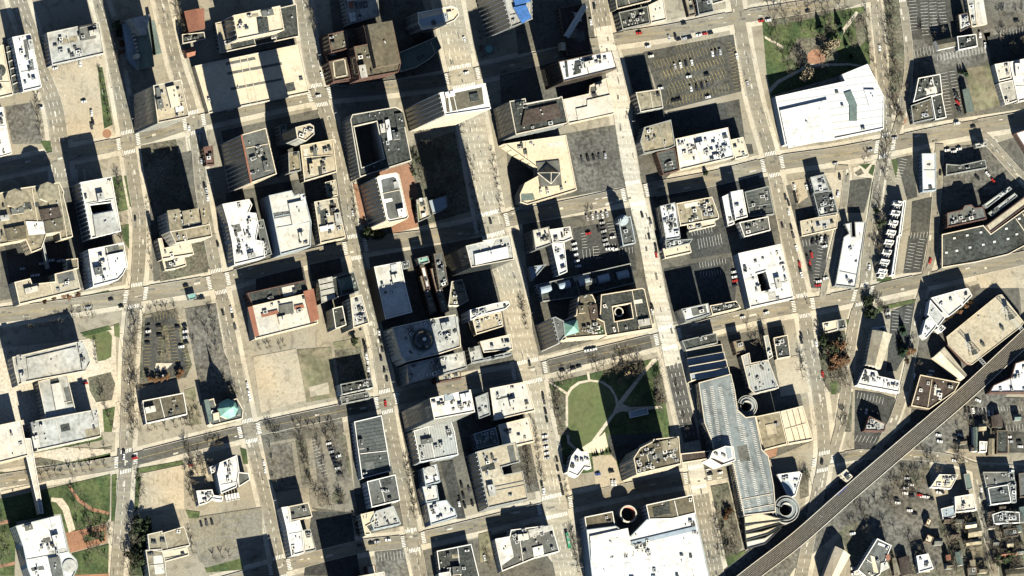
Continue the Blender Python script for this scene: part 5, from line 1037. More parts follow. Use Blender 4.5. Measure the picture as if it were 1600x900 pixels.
HS = [('33',[(1245,605),(1330,590),(1340,648),(1252,662)],'tan','brown hipped house behind blue-white striped roof'),('33',[(1225,570),(1300,560),(1305,595),(1235,605)],'cream','tan house with dark yard, lower right block'),('33',[(1168,752),(1210,748),(1222,830),(1180,838)],'slate','white-walled dark house beside dry lawn'),('33',[(1450,752),(1552,742),(1556,772),(1460,785)],'red','red-roofed house in lower right corner'),('33',[(1320,58),(1370,60),(1365,125),(1320,125)],'white','pale framed roof house above lower right street'),('33',[(1380,42),(1416,42),(1415,145),(1376,145)],'tan','narrow tan roof next to pale framed roof'),('33',[(1430,-10),(1500,-10),(1500,135),(1427,135)],'dark','long dark roof beside curbside cars, right'),('33',[(1282,-30),(1310,-30),(1310,120),(1285,120)],'slate','thin slate roof left of pale framed roof'),('33',[(815,790),(880,772),(908,885),(835,900)],'darkb','dark brown roof left of white square roof, bottom'),('33',[(1480,860),(1600,840),(1600,930),(1490,930)],'brown','brown-roofed house touching the bottom right edge'),('33',[(1470,610),(1560,600),(1565,650),(1480,660)],'grey2','grey house in dense trees, lower right'),('33',[(1565,260),(1640,250),(1650,400),(1575,410)],'grey2','grey flat house roof at right edge'),('33',[(1110,770),(1140,765),(1145,800),(1115,803)],'red','tiny red-roofed shed beside white-walled house'),('33',[(1230,680),(1330,665),(1335,700),(1240,712)],'tan','tan long house above dry lawn'),('33',[(775,790),(800,785),(830,890),(790,895)],'tan','thin tan ribbed roof beside dark brown roof'),('32',[(1395,800),(1460,785),(1470,870),(1400,870)],'darkb','dark house near railway cars, right'),('32',[(1310,850),(1360,845),(1365,890),(1315,892)],'tan','small tan house beside parked cars, right'),('33',[(1245,850),(1300,845),(1310,910),(1250,910)],'grey2','grey house with trees at bottom right'),('33',[(1570,470),(1640,460),(1640,560),(1580,565)],'slate','slate house at right edge among trees')]
for t, pts, m_, lb in HS: bld(t,'house',lb,'house',pts,3.2,m_,'wwhite' if m_ in ('slate','white') else 'wbrown','xx',1, gable=None if m_ in ('white','dark','grey2') else 2.2)
hr = random.Random(5); HP = []
for x, y in [(1500,812),(1492,836),(1512,846),(1548,800),(1566,792),(1584,800),(1550,822),(1572,820),(1592,826),(1556,848),(1578,850),(1594,862),(1560,876),(1500,866),(1520,880),(1480,812),(1466,846),(1484,884),(1536,890),(1592,888),(1446,890),(1505,690),(1522,700),(1560,664),(1590,652)]:
    w_, h_ = hr.uniform(9,14)/2, hr.uniform(7,11)/2; a_ = hr.uniform(-.18,-.02); pts = [(x+dx*math.cos(a_)-dy*math.sin(a_), y+dx*math.sin(a_)+dy*math.cos(a_)) for dx, dy in ((-w_,-h_),(w_,-h_),(w_,h_),(-w_,h_))]
    m_ = hr.choice(('brown','darkb','grey2','slate','tan','dark')); nm_ = {'brown':'brown','darkb':'dark brown','grey2':'grey','slate':'slate','tan':'tan','dark':'black'}[m_]
    bld(None,'house',nm_+'-roofed gabled house among bare trees, lower right','house',pts,2.8,m_,hr.choice(('wbrown','wstone','wgrey')),'xx',0,gable=2.2,group='gabled houses among the trees')
# buildings standing outside the frame whose shade falls into it
bld(None, OB,'pale office block below the bottom edge of the view','building',[(536,905),(600,893),(615,960),(550,972)],18,'pale','wstone','gg',0)
bld(None, OB,'tan office block further left below the bottom edge','building',[(400,910),(452,902),(462,960),(412,970)],13,'pale','wstone','gg',0)
# ================= RAILWAY
def railway():
    line = smooth_line([(1110,948),(1180,893),(1245,843),(1330,768),(1415,695),(1505,618),(1600,530),(1680,455)], 14)
    zt = 7.0; wv = 25
    def rb(b, off, w, z0, z1, dx=0):
        A, B = strip(line, w*1.0); P = []
        n = len(line)
        for i in range(n):
            a, c = Vector(A[i]), Vector(B[i]); m_ = (a+c)/2; d = (a-c).normalized(); p = m_+d*(off+w/2); q_ = m_+d*(off-w/2); P.append((W(p.x, p.y, zt), W(q_.x, q_.y, zt)))
        for i in range(n-1):
            (a, c), (d, e) = P[i], P[i+1]
            b.quad((a.x,a.y,z1), (d.x,d.y,z1), (e.x,e.y,z1), (c.x,c.y,z1))
            b.quad((a.x,a.y,z0), (d.x,d.y,z0), (d.x,d.y,z1), (a.x,a.y,z1)); b.quad((c.x,c.y,z0), (e.x,e.y,z0), (e.x,e.y,z1), (c.x,c.y,z1))
    r = empty('railway_viaduct', (0,0,0))
    b = MB(); rb(b, 0, wv, 0, zt-.4); b.build('embankment', ['wstone'], r)
    b = MB(); rb(b, 0, wv-2.4, zt-.4, zt); b.build('track_bed', ['ballast'], r)
    for s in (-1, 1):
        b = MB(); rb(b, s*(wv/2-.6), 1.0, zt-.4, zt+.9); b.build('parapet', ['wstone'], r)
    for k in (-1.5, -.5, .5, 1.5):
        b = MB(); n = len(line)
        A, B = strip(line, 1)
        for i in range(n-1):
            p0, p1 = Vector(line[i]), Vector(line[i+1]); d = (p1-p0); L_ = d.length; d.normalize(); nn = Vector((-d.y, d.x)); u = 0
            while u < L_:
                c = p0+d*u+nn*k*5.2; q4 = [W(v.x, v.y, zt) for v in (c-nn*2.3-d*.25, c+nn*2.3-d*.25, c+nn*2.3+d*.25, c-nn*2.3+d*.25)]
                b.prism(ccw([(v.x, v.y) for v in q4]), zt, zt+.12); u += 1.5
        b.build('sleepers', ['sleeper'], r)
        for s in (-1.35, 1.35):
            b = MB(); rb(b, k*5.2+s, .42, zt+.12, zt+.32); b.build('rail', ['rail'], r)
    for i in range(3, len(line)-2, 4):
        c = Vector(line[i]); 
    thing(r, 'raised four-track railway embankment running diagonally lower right', 'railway', (1400,705))
railway()
# ================= VEHICLES
def car_meshes(colr, key):
    pm = mat('car_paint_'+key, colr, .02, .1, .02, .5, rough=.3, spec=.5)
    b = MB()   # body along X, 4.6 long
    b.prism([(-2.3,-.8),(-2.1,-.92),(2.0,-.92),(2.3,-.7),(2.3,.7),(2.0,.92),(-2.1,.92),(-2.3,.8)], .35, .95)
    lo = [(-1.75,-.8),(1.0,-.8),(1.0,.8),(-1.75,.8)]; hi = [(-1.2,-.65),(.35,-.65),(.35,.65),(-1.2,.65)]
    b.prism(hi, 1.42, 1.47)
    o = b.build('body', [pm]); body = o.data; bpy.data.objects.remove(o)
    return body
b = MB(); lo = [(-1.75,-.8),(1.0,-.8),(1.0,.8),(-1.75,.8)]; hi = [(-1.2,-.66),(.35,-.66),(.35,.66),(-1.2,.66)]
for i in range(4):
    j = (i+1)%4; b.quad((*lo[i],.95), (*lo[j],.95), (*hi[j],1.42), (*hi[i],1.42))
o = b.build('window', ['glass']); CGL = o.data; bpy.data.objects.remove(o)
b = MB(); b.prism([(.33*math.cos(i*math.pi/5), .33*math.sin(i*math.pi/5)) for i in range(10)], -.1, .1); o = b.build('wheel', ['tyre']); WHE = o.data; bpy.data.objects.remove(o)
CC = dict(w=('white',(.80,.80,.78)), s=('silver',(.45,.46,.47)), k=('black',(.02,.02,.022)), g=('dark grey',(.08,.08,.085)), r=('red',(.42,.03,.025)), b=('blue',(.05,.09,.28)))
CB = {k: car_meshes(v[1], v[0].replace(' ', '_')) for k, v in CC.items()}
def dirat(px, py, o):
    best = None
    for (l, w_, m_) in (NS if o == 'n' else EW):
        for i in range(len(l)-1):
            d = (l[i][0]-px)**2+(l[i][1]-py)**2
            if best is None or d < best[0]: best = (d, l[i], l[i+1])
    a = W(*best[1]); c = W(*best[2]); return math.atan2(c.y-a.y, c.x-a.x)
def car(px, py, o, c, name='parked_car', z=ZR+.01):
    v = W(px, py, z); rz = dirat(px, py, o) if isinstance(o, str) else o
    rnd = random.Random(int(px*13+py*7)); rz += rnd.gauss(0, .03)+(math.pi if rnd.random() < .5 else 0)
    r = empty('parked_car', v, rz); sc = rnd.uniform(.98, 1.12)
    r.scale = (sc, sc*1.04, sc*rnd.choice((1,1,1.2)))
    lk('body', CB[c], r, (0,0,0)); lk('window', CGL, r, (0,0,0))
    for x in (-1.4, 1.4):
        for y in (-.85, .85):
            q_ = lk('wheel', WHE, r, (x, y, .33)); q_.rotation_euler = (math.pi/2, 0, 0)
    nm = CC[c][0]
    thing(r, nm+' car', 'car', (px, py), 'parked cars, '+nm); r['_auto'] = 1
    return r
CARS = """n 125,100w 145,191k 143,198g 143,177w 295,200w 501,100k 497,90k 502,117w 725,62w 928,10k 923,35w 1151,88w 1168,131s 1374,75w 1531,55w 1539,71w 1493,145k 1495,152g 1496,160r 1497,168k 1499,175g 211,342k 314,252s 319,290k 322,298s 324,310w 340,382k 551,333w 766,346k 1003,336k 1014,370k 1016,346g 1024,385k 1025,399r 1025,392k
n 1241,292w 1242,305k 1244,314k 1260,293w 1312,277k 1309,304w 1227,308k 1232,332w 1236,355k 1239,368g 1244,388w 1249,413r 1252,430w 1250,422k 1453,408r 1469,270k 1358,418w 1543,272w 1552,283r 1527,278k 348,489k 361,484w 363,493k 367,511g 386,602w 388,614w 390,622w 571,545k 572,556w 574,565w 575,577w 592,520w 594,532k 597,546k 600,578k 602,631r 569,538k
n 827,568k 848,618k 850,628g 852,643k 854,656k 1019,487w 1019,480k 1016,508w 1252,525k 1252,533k 1275,537w 1285,585r 1428,588w 193,714w 193,706k 412,724w 414,735w 552,805k 556,818k 558,830k 717,788w 718,780k 721,758k 724,775k 726,790k 733,765g 738,787k 757,872w 846,756k 849,768w 870,718k 871,732k 874,748k 877,760k 879,770k 1284,722k 1533,765w 1533,776g 1536,790k 1546,815k 1410,763k
e 86,107w 64,169w 131,159w 497,150w 728,114w 998,52r 1068,37k 1060,62k 1069,60s 1077,59k 1092,55w 1101,53r 1110,52k 1012,73w 1017,88w 1076,120w 1104,117k 1052,158k 1060,156k 1106,152w 1032,138w 1588,33k 1398,216s 1520,198k 1495,193w 1262,18k 1200,32w 1189,33r 290,447k 35,420s 52,431w 57,430w 65,412s 80,407w 93,408w 97,407w 1305,256s 1360,235s
e 919,365r 957,371w 950,389w 955,389w 961,390w 897,381w 898,389w 899,398w 901,408w 903,416w 1147,425w 1147,433w 1148,439r 1148,446k 1288,385w 1279,440w 1278,446r 1290,435w 1480,235w 1490,237w 1498,233w 138,481w 189,479k 173,468k 255,587w 283,542w 248,510k 249,524k 277,511k 133,599r 306,467k 315,466k 917,548w 923,547w 928,546w 878,579k 895,576k 904,573k 1160,496w 1197,489w 1528,626w 1455,580w 1452,586w
e 210,716r 298,727r 299,741k 528,713w 529,726k 530,740k 532,786k 562,852k 580,849k 589,847s 606,844w 851,682w 852,690s 853,699w 854,708w 855,716s 934,741b 955,737k 1109,741k 1125,739w 1415,763w 1414,771w 1426,768k 1424,775k 1437,774r 1441,776w 1448,777w 1455,780k 1400,780k 1402,786w 1421,798w 1429,803k 1332,834w 1334,888w 1334,897w 1468,690w 1466,680w 1493,683k 1500,680w 1494,692k 1576,683w 1578,690s 1594,698w 1592,690k 1467,770w 1580,736w 1491,720w 1471,769k
n 917,341s 925,339w 933,338s 941,337w 948,335s 935,359k 1262,404k 1270,378k 1277,376k 1283,374w 1290,373k 1266,420k 1265,410r 1268,399r 1524,652k 1529,650k 1535,652k 1539,654k 956,755w 961,755w 1232,318k 577,590g 604,592k 595,560k 562,512k 1222,352k"""
for ln in CARS.split('\n'):
    o_, rest = ln[0], ln[2:].split()
    for t_ in rest:
        x, y = t_[:-1].split(','); car(float(x), float(y), o_, t_[-1])
for (x0,y0,x1,y1,n) in ((512,690,528,735,7),(940,345,947,385,6),(1240,545,1250,600,0),(1415,745,1425,760,3),(1505,640,1560,648,9),(1040,60,1060,57,2),(1110,85,1128,81,3),(1050,105,1085,97,4),(1075,140,1110,132,4),(905,250,950,243,5),(232,505,230,540,4),(288,505,291,540,4),(310,820,335,815,3),(1240,380,1256,430,0),(1385,480,1388,500,3),(1340,640,1375,648,4)):
    for i in range(n):
        t = (i+.5)/max(n,1); car(x0+(x1-x0)*t, y0+(y1-y0)*t, 'n' if abs(x1-x0) > abs(y1-y0) else 'e', 'wkgskwgk'[int(random.Random(x0*31.7+i*5.3).random()*8)])
# five white vans by the angular white roof
b = MB(); b.prism([(-2.9,-1.05),(2.3,-1.05),(2.9,-.85),(2.9,.85),(2.3,1.05),(-2.9,1.05)], .4, 1.3); b.box((-.5,0), 4.7, 2.0, 1.3, 2.3); o = b.build('body', ['wwhite']); VAN = o.data; bpy.data.objects.remove(o)
b = MB(); b.quad((1.86,-.95,1.35), (2.5,-.9,1.32), (2.5,.9,1.32), (1.86,.95,1.35)); b.quad((2.5,-.9,1.32),(2.5,.9,1.32),(1.87,.9,2.2),(1.87,-.9,2.2)); o = b.build('windscreen', ['glass']); VGL = o.data; bpy.data.objects.remove(o)
for k, x in enumerate((353, 357.5, 362, 366.5, 371)):
    r = empty('van', W(x, 779-k*.9, .6), dirat(355, 779, 'n')); lk('body', VAN, r, (0,0,0)); lk('windscreen', VGL, r, (0,0,0))
    for a in (-1.9, 1.9):
        for c in (-1, 1): lk('wheel', WHE, r, (a, c, .33)).rotation_euler = (math.pi/2, 0, 0)
    thing(r, 'white van in the row below the angular white roof', 'van', (x, 779), 'white vans parked in a row')
# the green bus
r = empty('bus', W(887, 845, ZR+.01), dirat(887, 845, 'n')); b = MB(); b.prism([(-6.6,-1.25),(6.4,-1.25),(6.7,-.9),(6.7,.9),(6.4,1.25),(-6.6,1.25)], .45, 3.0)
b.build('body', [mat('bus_green', (.06,.34,.16), .1)], r)
for x in (-3, 1.5): bb = MB(); bb.box((x,0), 2.2, 1.5, 3.0, 3.3); bb.build('roof_hatch', ['metal'], r)
bb = MB()
for s in (-1.27, 1.27): bb.quad((-6,s,1.5),(6,s,1.5),(6,s,2.5),(-6,s,2.5))
bb.build('window', ['glass'], r)
for x in (-4, 4):
    for y in (-1.2, 1.2): q_ = lk('wheel', WHE, r, (x, y, .45), 0, (1.4,1.4,1.4)); q_.rotation_euler = (math.pi/2,0,0)
thing(r, 'green city bus driving down the wide main street', 'bus', (887,845))
# green shelter roof and blue bridge panel
bld('02','transit_shelter','green-roofed bus shelter beside shaded crossing','shelter',[(1168,42),(1222,30),(1228,66),(1182,76)],2,'copper','wgrey','xx',0)
r = empty('bridge_panel', W(1315,775,0), 0); a = W(1307,774,6.5)-r.location; c = W(1323,760,6.5)-r.location; b = MB()
d = (c-a); d.z = 0; n_ = Vector((-d.y, d.x, 0)).normalized()
b.prism(ccw([(p.x, p.y) for p in (a+n_*.8, c+n_*.8, c-n_*.8, a-n_*.8)]), 6.8, 7.6); b.build('panel', [mat('panel_blue', (.05,.06,.16), .15)], r)
thing(r, 'blue panel on the edge of the railway embankment', 'sign', (1315,775))
# lattice cranes on the sandy platform
for k, (x, y) in enumerate(T('32', [(1500,190),(1270,410)])):
    h0 = 3*HL; v = W(x, y, h0); r = empty('lattice_crane', (v.x, v.y, h0)); L_ = 26
    for dx, dy in ((-2,-2),(2,-2),(2,2),(-2,2)):
        b = MB(); b.tube((dx,dy,0), (dx*.5,dy*.5,9), .3, .2, 4); b.build('leg', ['metal'], r)
    b = MB(); ang = math.radians(-47)
    for s in (-1.4, 1.4):
        o1 = Vector((math.cos(ang), math.sin(ang), 0)); o2 = Vector((-o1.y, o1.x, 0))*s
        b.tube(o1*-12+o2+Vector((0,0,9)), o1*14+o2+Vector((0,0,9)), .22, .22, 4)
        for i in range(-6, 7): b.tube(o1*i*2+o2+Vector((0,0,9)), o1*(i*2+2)-o2+Vector((0,0,9)), .12, .12, 3)
    b.build('gantry', ['metal'], r); b = MB(); b.box((0,0), 4, 4, 9.3, 11.5, .3); b.build('cab', ['dark'], r)
    thing(r, ('upper' if k == 0 else 'lower')+' steel lattice crane on the sand-coloured platform', 'crane', (x, y))
# ================= TREES
def mktwigs(seed, lv=3):
    rd = random.Random(seed); b = MB()
    def grow(p, d, ln, r, lv):
        q_ = p+d*ln; b.tube(p, q_, r, r*.6, 3)
        if lv == 0: return
        for _ in range(3 if lv > 1 else 4):
            nd = (d+Vector((rd.gauss(0,.55), rd.gauss(0,.55), rd.gauss(.08,.35)))).normalized(); grow(p+d*ln*rd.uniform(.55,1), nd, ln*rd.uniform(.55,.8), r*.55, lv-1)
    for i in range(7):
        a = i*2*math.pi/7+rd.uniform(-.3,.3); grow(Vector((0,0,2.6+rd.uniform(0,1.2))), Vector((math.cos(a), math.sin(a), rd.uniform(.5,1.6))).normalized(), rd.uniform(2,2.8), .13 if lv == 3 else .2, lv)
    if lv < 3: b.tube((0,0,0), (0,0,3.6), .28, .16, 4)
    o = b.build('crown', ['twig']); m_ = o.data; bpy.data.objects.remove(o); return m_
def mkleaf(seed, m_, cone, n=650):
    rd = random.Random(seed); b = MB()
    blobs = [(rd.gauss(0,1.5), rd.gauss(0,1.5), rd.uniform(3,7), rd.uniform(1,1.9)) for _ in range(11)]
    for i in range(n):
        if cone: t = rd.random()**.7; z = 1+9*(1-t); a = rd.uniform(0,6.28); rr = 2.7*t*rd.uniform(.5,1.05)*(1+.25*math.sin(5*a+z)); c = Vector((rr*math.cos(a), rr*math.sin(a), z))
        else:
            q_ = rd.choice(blobs); d = Vector((rd.gauss(0,1), rd.gauss(0,1), rd.gauss(0,1))).normalized()*q_[3]*rd.uniform(.6,1.05); c = Vector(q_[:3])+d
        u = Vector((rd.gauss(0,1), rd.gauss(0,1), rd.gauss(0,.6))).normalized(); v = u.orthogonal().normalized()*.32; u *= .36
        b.quad(c-u-v, c+u-v, c+u+v, c-u+v)
    o = b.build('crown', [m_]); me = o.data; bpy.data.objects.remove(o); return me
TW = [mktwigs(i) for i in range(4)]; TW2 = [mktwigs(i, lv=2) for i in range(3)]; PI_ = [mkleaf(i+10, 'pine', True, 900) for i in range(2)]; OR = [mkleaf(i+20, 'oleaf', False, 500) for i in range(2)]; BU = [mkleaf(i+30, 'bush', False, 600) for i in range(2)]; DR = [mkleaf(i+40, 'tanleaf', False, 500) for i in range(2)]
b = MB(); b.tube((0,0,-.1), (0,0,3.6), .28, .16, 7); o = b.build('trunk', ['bark']); TRK = o.data; bpy.data.objects.remove(o)
KIND = dict(t=('bare_tree', TW, 'bare grey tree', 'leafless trees'), p=('evergreen_tree', PI_, 'dark evergreen tree', 'evergreen trees'), o=('autumn_tree', OR, 'orange autumn tree', 'orange autumn trees'), u=('leafy_shrub', BU, 'dark leafy shrub', 'leafy shrubs'), d=('dry_leaf_tree', DR, 'tan dry-leaved tree', 'tan dry-leaved trees'))
rt_ = random.Random(99); NT = [0]; TPOS = []
FOOT = []
TREES = []
def tree(k, px, py, s=1.0):
    if any((px-a)**2+(py-c)**2 < 9 for a, c in TPOS): return
    TPOS.append((px, py)); TREES.append((k, px, py, s*rt_.uniform(.8,1.25), rt_.uniform(0,6.28), rt_.uniform(.9,1.15), rt_.randrange(97)))
def tl(k, x0, y0, x1, y1, n, j=1.5, s=1.0):
    for i in range(n): t = (i+.5)/n; tree(k, x0+(x1-x0)*t+rt_.gauss(0,j), y0+(y1-y0)*t+rt_.gauss(0,j), s)
def ta(k, x0, y0, x1, y1, n, s=1.0):
    for i in range(n): tree(k, rt_.uniform(x0,x1), rt_.uniform(y0,y1), s)
tl('t',155,105,172,200,9,1,.7); tl('t',176,25,182,95,5,2); tree('o',189,68,1); tree('o',187,82,1); tree('u',179,40,1.2); tree('u',184,55,1.2); tree('t',193,105,1.3)
tl('t',272,5,285,60,5,1.5); tl('t',485,15,490,50,4,1.5); tl('t',58,155,66,215,6,2,.9)
tl('t',1195,15,1330,12,11,4,1.25); tl('t',1205,30,1215,90,4,4,1.2); ta('t',1225,30,1300,100,15,1.2); ta('t',1320,20,1350,90,9,1.0); ta('t',1225,85,1262,122,6,1.2)
tree('p',1281,45,1.3); tree('p',1279,58,1.0); tree('p',1310,40,1.0); tree('p',1313,50,.9); tree('d',1258,118,1.7); tree('d',1298,72,1.3); tree('d',1288,82,1.2); tree('p',1322,72,.8); tree('p',1330,88,.8)
tl('t',1392,5,1400,195,22,4,1.15); tl('t',1384,10,1392,200,12,2.5,.95); tree('o',1405,178,.9); tl('t',1352,20,1362,110,7,2,.9)
ta('t',1425,170,1435,190,3,.8); tl('p',1496,115,1514,112,4,2,.6); tree('u',1424,171,1); ta('t',1545,85,1600,50,5,1.0); ta('t',1440,45,1475,60,4,.8); ta('t',1560,20,1598,35,5,.8)
tl('t',1385,225,1380,290,6,2.5,1.1); tl('t',1378,300,1366,420,13,4,1.2); tl('u',1376,300,1368,400,5,4,.9); tl('t',1356,240,1350,260,2,1,.8)
tl('t',184,270,186,330,7,2,1); tl('t',186,355,192,385,4,2,.9); tl('t',229,310,236,430,12,1,.5)
tl('t',730,230,752,375,14,2.5,.75); tl('t',768,235,785,340,9,1.5,.75); tl('t',746,45,752,95,5,2,.8); tl('t',717,175,722,215,3,1.5,.8)
ta('t',642,215,720,300,24,.9); ta('u',562,355,612,372,9,.9); ta('t',655,300,720,340,6,.9); ta('u',632,245,650,275,4,.7); ta('p',638,300,650,330,3,.5)
tl('t',552,290,556,355,6,1.5,.8); ta('t',480,225,500,245,3,.8)
tl('t',1245,300,1248,330,2,1,.8); ta('t',1010,290,1040,296,3,.6); tl('t',1380,240,1395,215,3,2,.8); ta('p',1100,268,1118,272,2,.7); ta('t',905,330,950,345,5,.7)
tl('t',1258,470,1262,478,1,1,.8)
# third row
tl('t',213,495,207,560,8,2.5,1.3); tl('t',205,570,204,675,12,3,1.3); tl('t',205,690,206,660,2,2,1.1)
tl('t',20,474,180,440,10,2,.8); tl('o',60,472,130,460,5,3,.7); tl('t',110,498,148,490,4,1,.9); tl('t',36,512,108,500,7,2,.8); tl('t',148,530,150,570,6,1,.6)
tl('t',220,492,275,485,6,2,.9); tl('o',225,600,292,585,6,3,.8); tl('t',214,600,222,610,2,3,1.2); ta('t',248,565,265,500,4,.6); ta('t',300,480,345,560,14,.8); ta('t',340,580,372,630,8,1.1); tl('t',294,655,312,652,3,2,1.1); ta('t',215,655,300,672,10,.9)
tl('t',150,600,178,680,7,3,.8); tree('t',156,604,1); tl('t',12,530,20,600,5,1,.7); tl('t',815,470,822,520,5,1.5,.9)
ta('t',405,660,530,672,14,.9); tl('t',405,545,445,538,5,2,.7); tl('t',545,540,600,550,3,2,.6); tree('u',552,532,1)
# park in the middle
tl('t',868,600,900,590,4,3,1); tl('t',925,585,1000,562,9,4,1.2); ta('t',862,612,876,660,10,1.1); tree('d',975,585,1.2); tree('d',985,583,1.2); tree('d',968,596,.8); ta('t',1022,570,1032,640,12,1.2); tree('d',1030,625,1.1); ta('t',985,575,1008,600,6,1.2)
tl('t',985,645,1020,640,4,1,.6); tl('p',925,712,955,705,9,.7,.35); tl('t',832,650,848,760,10,1.5,.8); tl('t',876,700,888,790,9,1,.6)
tl('t',1055,590,1078,690,8,1.5,.6); ta('t',1170,520,1195,545,4,1); tree('t',1168,515,1.2); tree('t',1190,512,1.1)
ta('o',1293,528,1322,575,18,1.0); ta('u',1282,522,1300,560,9,1.0); ta('t',1285,540,1325,605,20,1.1); tree('o',1312,570,1); ta('t',1250,560,1256,600,4,1); ta('t',1314,630,1325,670,5,.9); ta('p',1405,510,1412,565,9,.9); ta('t',1420,530,1435,575,5,.8); ta('o',1412,545,1425,575,4,.8)
ta('u',1350,465,1368,500,7,1); ta('t',1365,470,1385,495,6,1); tl('o',1475,500,1520,470,6,2,.6)
tl('t',1440,700,1460,735,5,4,1); ta('t',1480,660,1560,680,8,.9); ta('t',1505,455,1520,470,3,.8)
# bottom
tl('t',420,690,432,760,3,2,.8); tl('t',468,682,485,760,11,2,.9); tl('t',495,690,508,750,5,2,.7); tl('t',515,680,535,750,6,2,.7); tl('t',500,770,512,790,5,3,1.1); tl('t',525,770,532,790,4,3,1); ta('t',402,680,545,684,10,1); tl('t',635,720,650,810,10,1.5,1); tl('t',820,695,830,770,8,1.2,1.1)
tl('t',207,800,203,900,13,3,1.3); ta('u',205,815,228,895,20,1.3); tl('t',293,690,300,785,12,3,1); ta('t',300,720,328,760,9,1.1); tl('t',320,690,345,700,5,3,1.1); tl('t',40,755,165,725,12,2,.9); tl('t',110,770,172,840,12,5,1); ta('t',118,800,165,895,20,.95); tl('u',132,832,160,845,4,2,.6); tl('t',15,700,170,700,8,1.5,.6); ta('t',2,790,18,890,6,1)
tl('t',215,740,222,790,5,1.5,1); ta('t',330,860,400,885,7,.9); tl('t',296,830,303,870,3,1,.9); tree('p',225,845,1.2)
tl('t',893,830,905,895,8,1.5,1.1); ta('t',1120,790,1155,870,22,1.1); ta('o',1118,795,1145,812,5,.8); ta('t',1250,730,1262,780,8,1)
tl('t',1330,820,1440,725,14,4,1); ta('t',1390,740,1445,770,9,1.2); ta('t',1320,790,1400,830,8,1); ta('t',1475,790,1500,895,20,1.2); ta('t',1500,800,1540,860,8,1.2); ta('t',1540,800,1598,895,34,1.3); ta('t',1455,880,1600,897,16,1.2); ta('u',1540,820,1598,890,10,1.1); tree('t',1525,862,1.3); ta('t',1495,715,1510,730,5,1.2); ta('t',1375,845,1440,895,9,1.1); ta('u',1480,840,1495,850,3,1); tl('t',760,860,766,890,3,2,.9)
def in_frame(t): return -6 < t[1] < 1606 and -6 < t[2] < 906
bare = sorted([t for t in TREES if t[0] == 't' and in_frame(t)], key=lambda t: -t[3])
rest = bare[295:]; keep = [t for t in TREES if t[0] != 't' and in_frame(t)]+bare[:295]
for k, px, py, s, rz, zf, ri in keep:
    NT[0] += 1; nm, ms, lb, gr = KIND[k]; r = empty(nm, W(px, py, .1), rz); r.scale = (s, s, s*zf)
    lk('trunk', TRK, r, (0,0,0)); lk('crown', ms[ri%len(ms)], r, (0,0,0)); thing(r, lb, 'tree' if k != 'u' else 'shrub', (px, py), gr); r['_auto'] = 1
# all the smaller leafless trees beyond the three hundred largest: one object
import numpy as np
def arr(me):
    v = np.empty(len(me.vertices)*3, np.float32); me.vertices.foreach_get('co', v)
    f = np.empty(len(me.loops), np.int32); me.loops.foreach_get('vertex_index', f); return v.reshape(-1,3), f.reshape(-1,4)
AR = [arr(m_) for m_ in TW2]; VV = []; FF = []; n0 = 0
for k, px, py, s, rz, zf, ri in rest:
    v, f = AR[ri%len(AR)]; c_, s_ = math.cos(rz), math.sin(rz); o_ = W(px, py, .1)
    u = np.stack([(v[:,0]*c_-v[:,1]*s_)*s+o_.x, (v[:,0]*s_+v[:,1]*c_)*s+o_.y, v[:,2]*s*zf+.1], 1); VV.append(u); FF.append(f+n0); n0 += len(v)
if VV:
    V = np.concatenate(VV); F = np.concatenate(FF); me = bpy.data.meshes.new('smaller_bare_trees')
    me.vertices.add(len(V)); me.vertices.foreach_set('co', V.ravel()); me.loops.add(F.size); me.loops.foreach_set('vertex_index', F.ravel().astype(np.int32))
    me.polygons.add(len(F)); me.polygons.foreach_set('loop_start', np.arange(0, F.size, 4, dtype=np.int32)); me.update(calc_edges=True); me.materials.append(M['twig'])
    o = bpy.data.objects.new('smaller_bare_trees', me); COL.objects.link(o); o['kind'] = 'stuff'; o['label'] = 'smaller leafless grey street and yard trees across the city'; o['category'] = 'trees'
# ================= STREET LAMPS
b = MB(); b.tube((0,0,0), (0,0,8.5), .16, .1, 6); o = b.build('pole', ['metal']); LP = o.data; bpy.data.objects.remove(o)
b = MB(); b.tube((0,0,8.4), (2.2,0,8.9), .08, .07, 5); b.box((2.5,0), .9, .35, 8.8, 9.0); o = b.build('lamp_head', ['metal']); LH = o.data; bpy.data.objects.remove(o)
b = MB(); b.box((0,0), .6, .6, 0, .5); o = b.build('base', ['wgrey']); LB = o.data; bpy.data.objects.remove(o)
for k in (2,3,4,5,6,1):
    l, w_, _ = NS[k]; A, B = strip(l, w_+5); acc = 0; side = 0
    for i in range(2, len(A)-2):
        if i % 4: continue
        side ^= 1; p = (A, B)[side][i]
        if not (5 < p.x < 1595 and 5 < p.y < 895) or near(p, k): continue
        v = W(p.x, p.y, 0); r = empty('street_lamp', v, math.atan2(-( (B if side == 0 else A)[i].y-p.y), (B if side == 0 else A)[i].x-p.x))
        lk('pole', LP, r, (0,0,.2)); lk('lamp_head', LH, r, (0,0,.2)); lk('base', LB, r, (0,0,0)); thing(r, 'thin street lamp', 'street lamp', (p.x, p.y), 'street lamps along the avenues'); r['_auto'] = 1
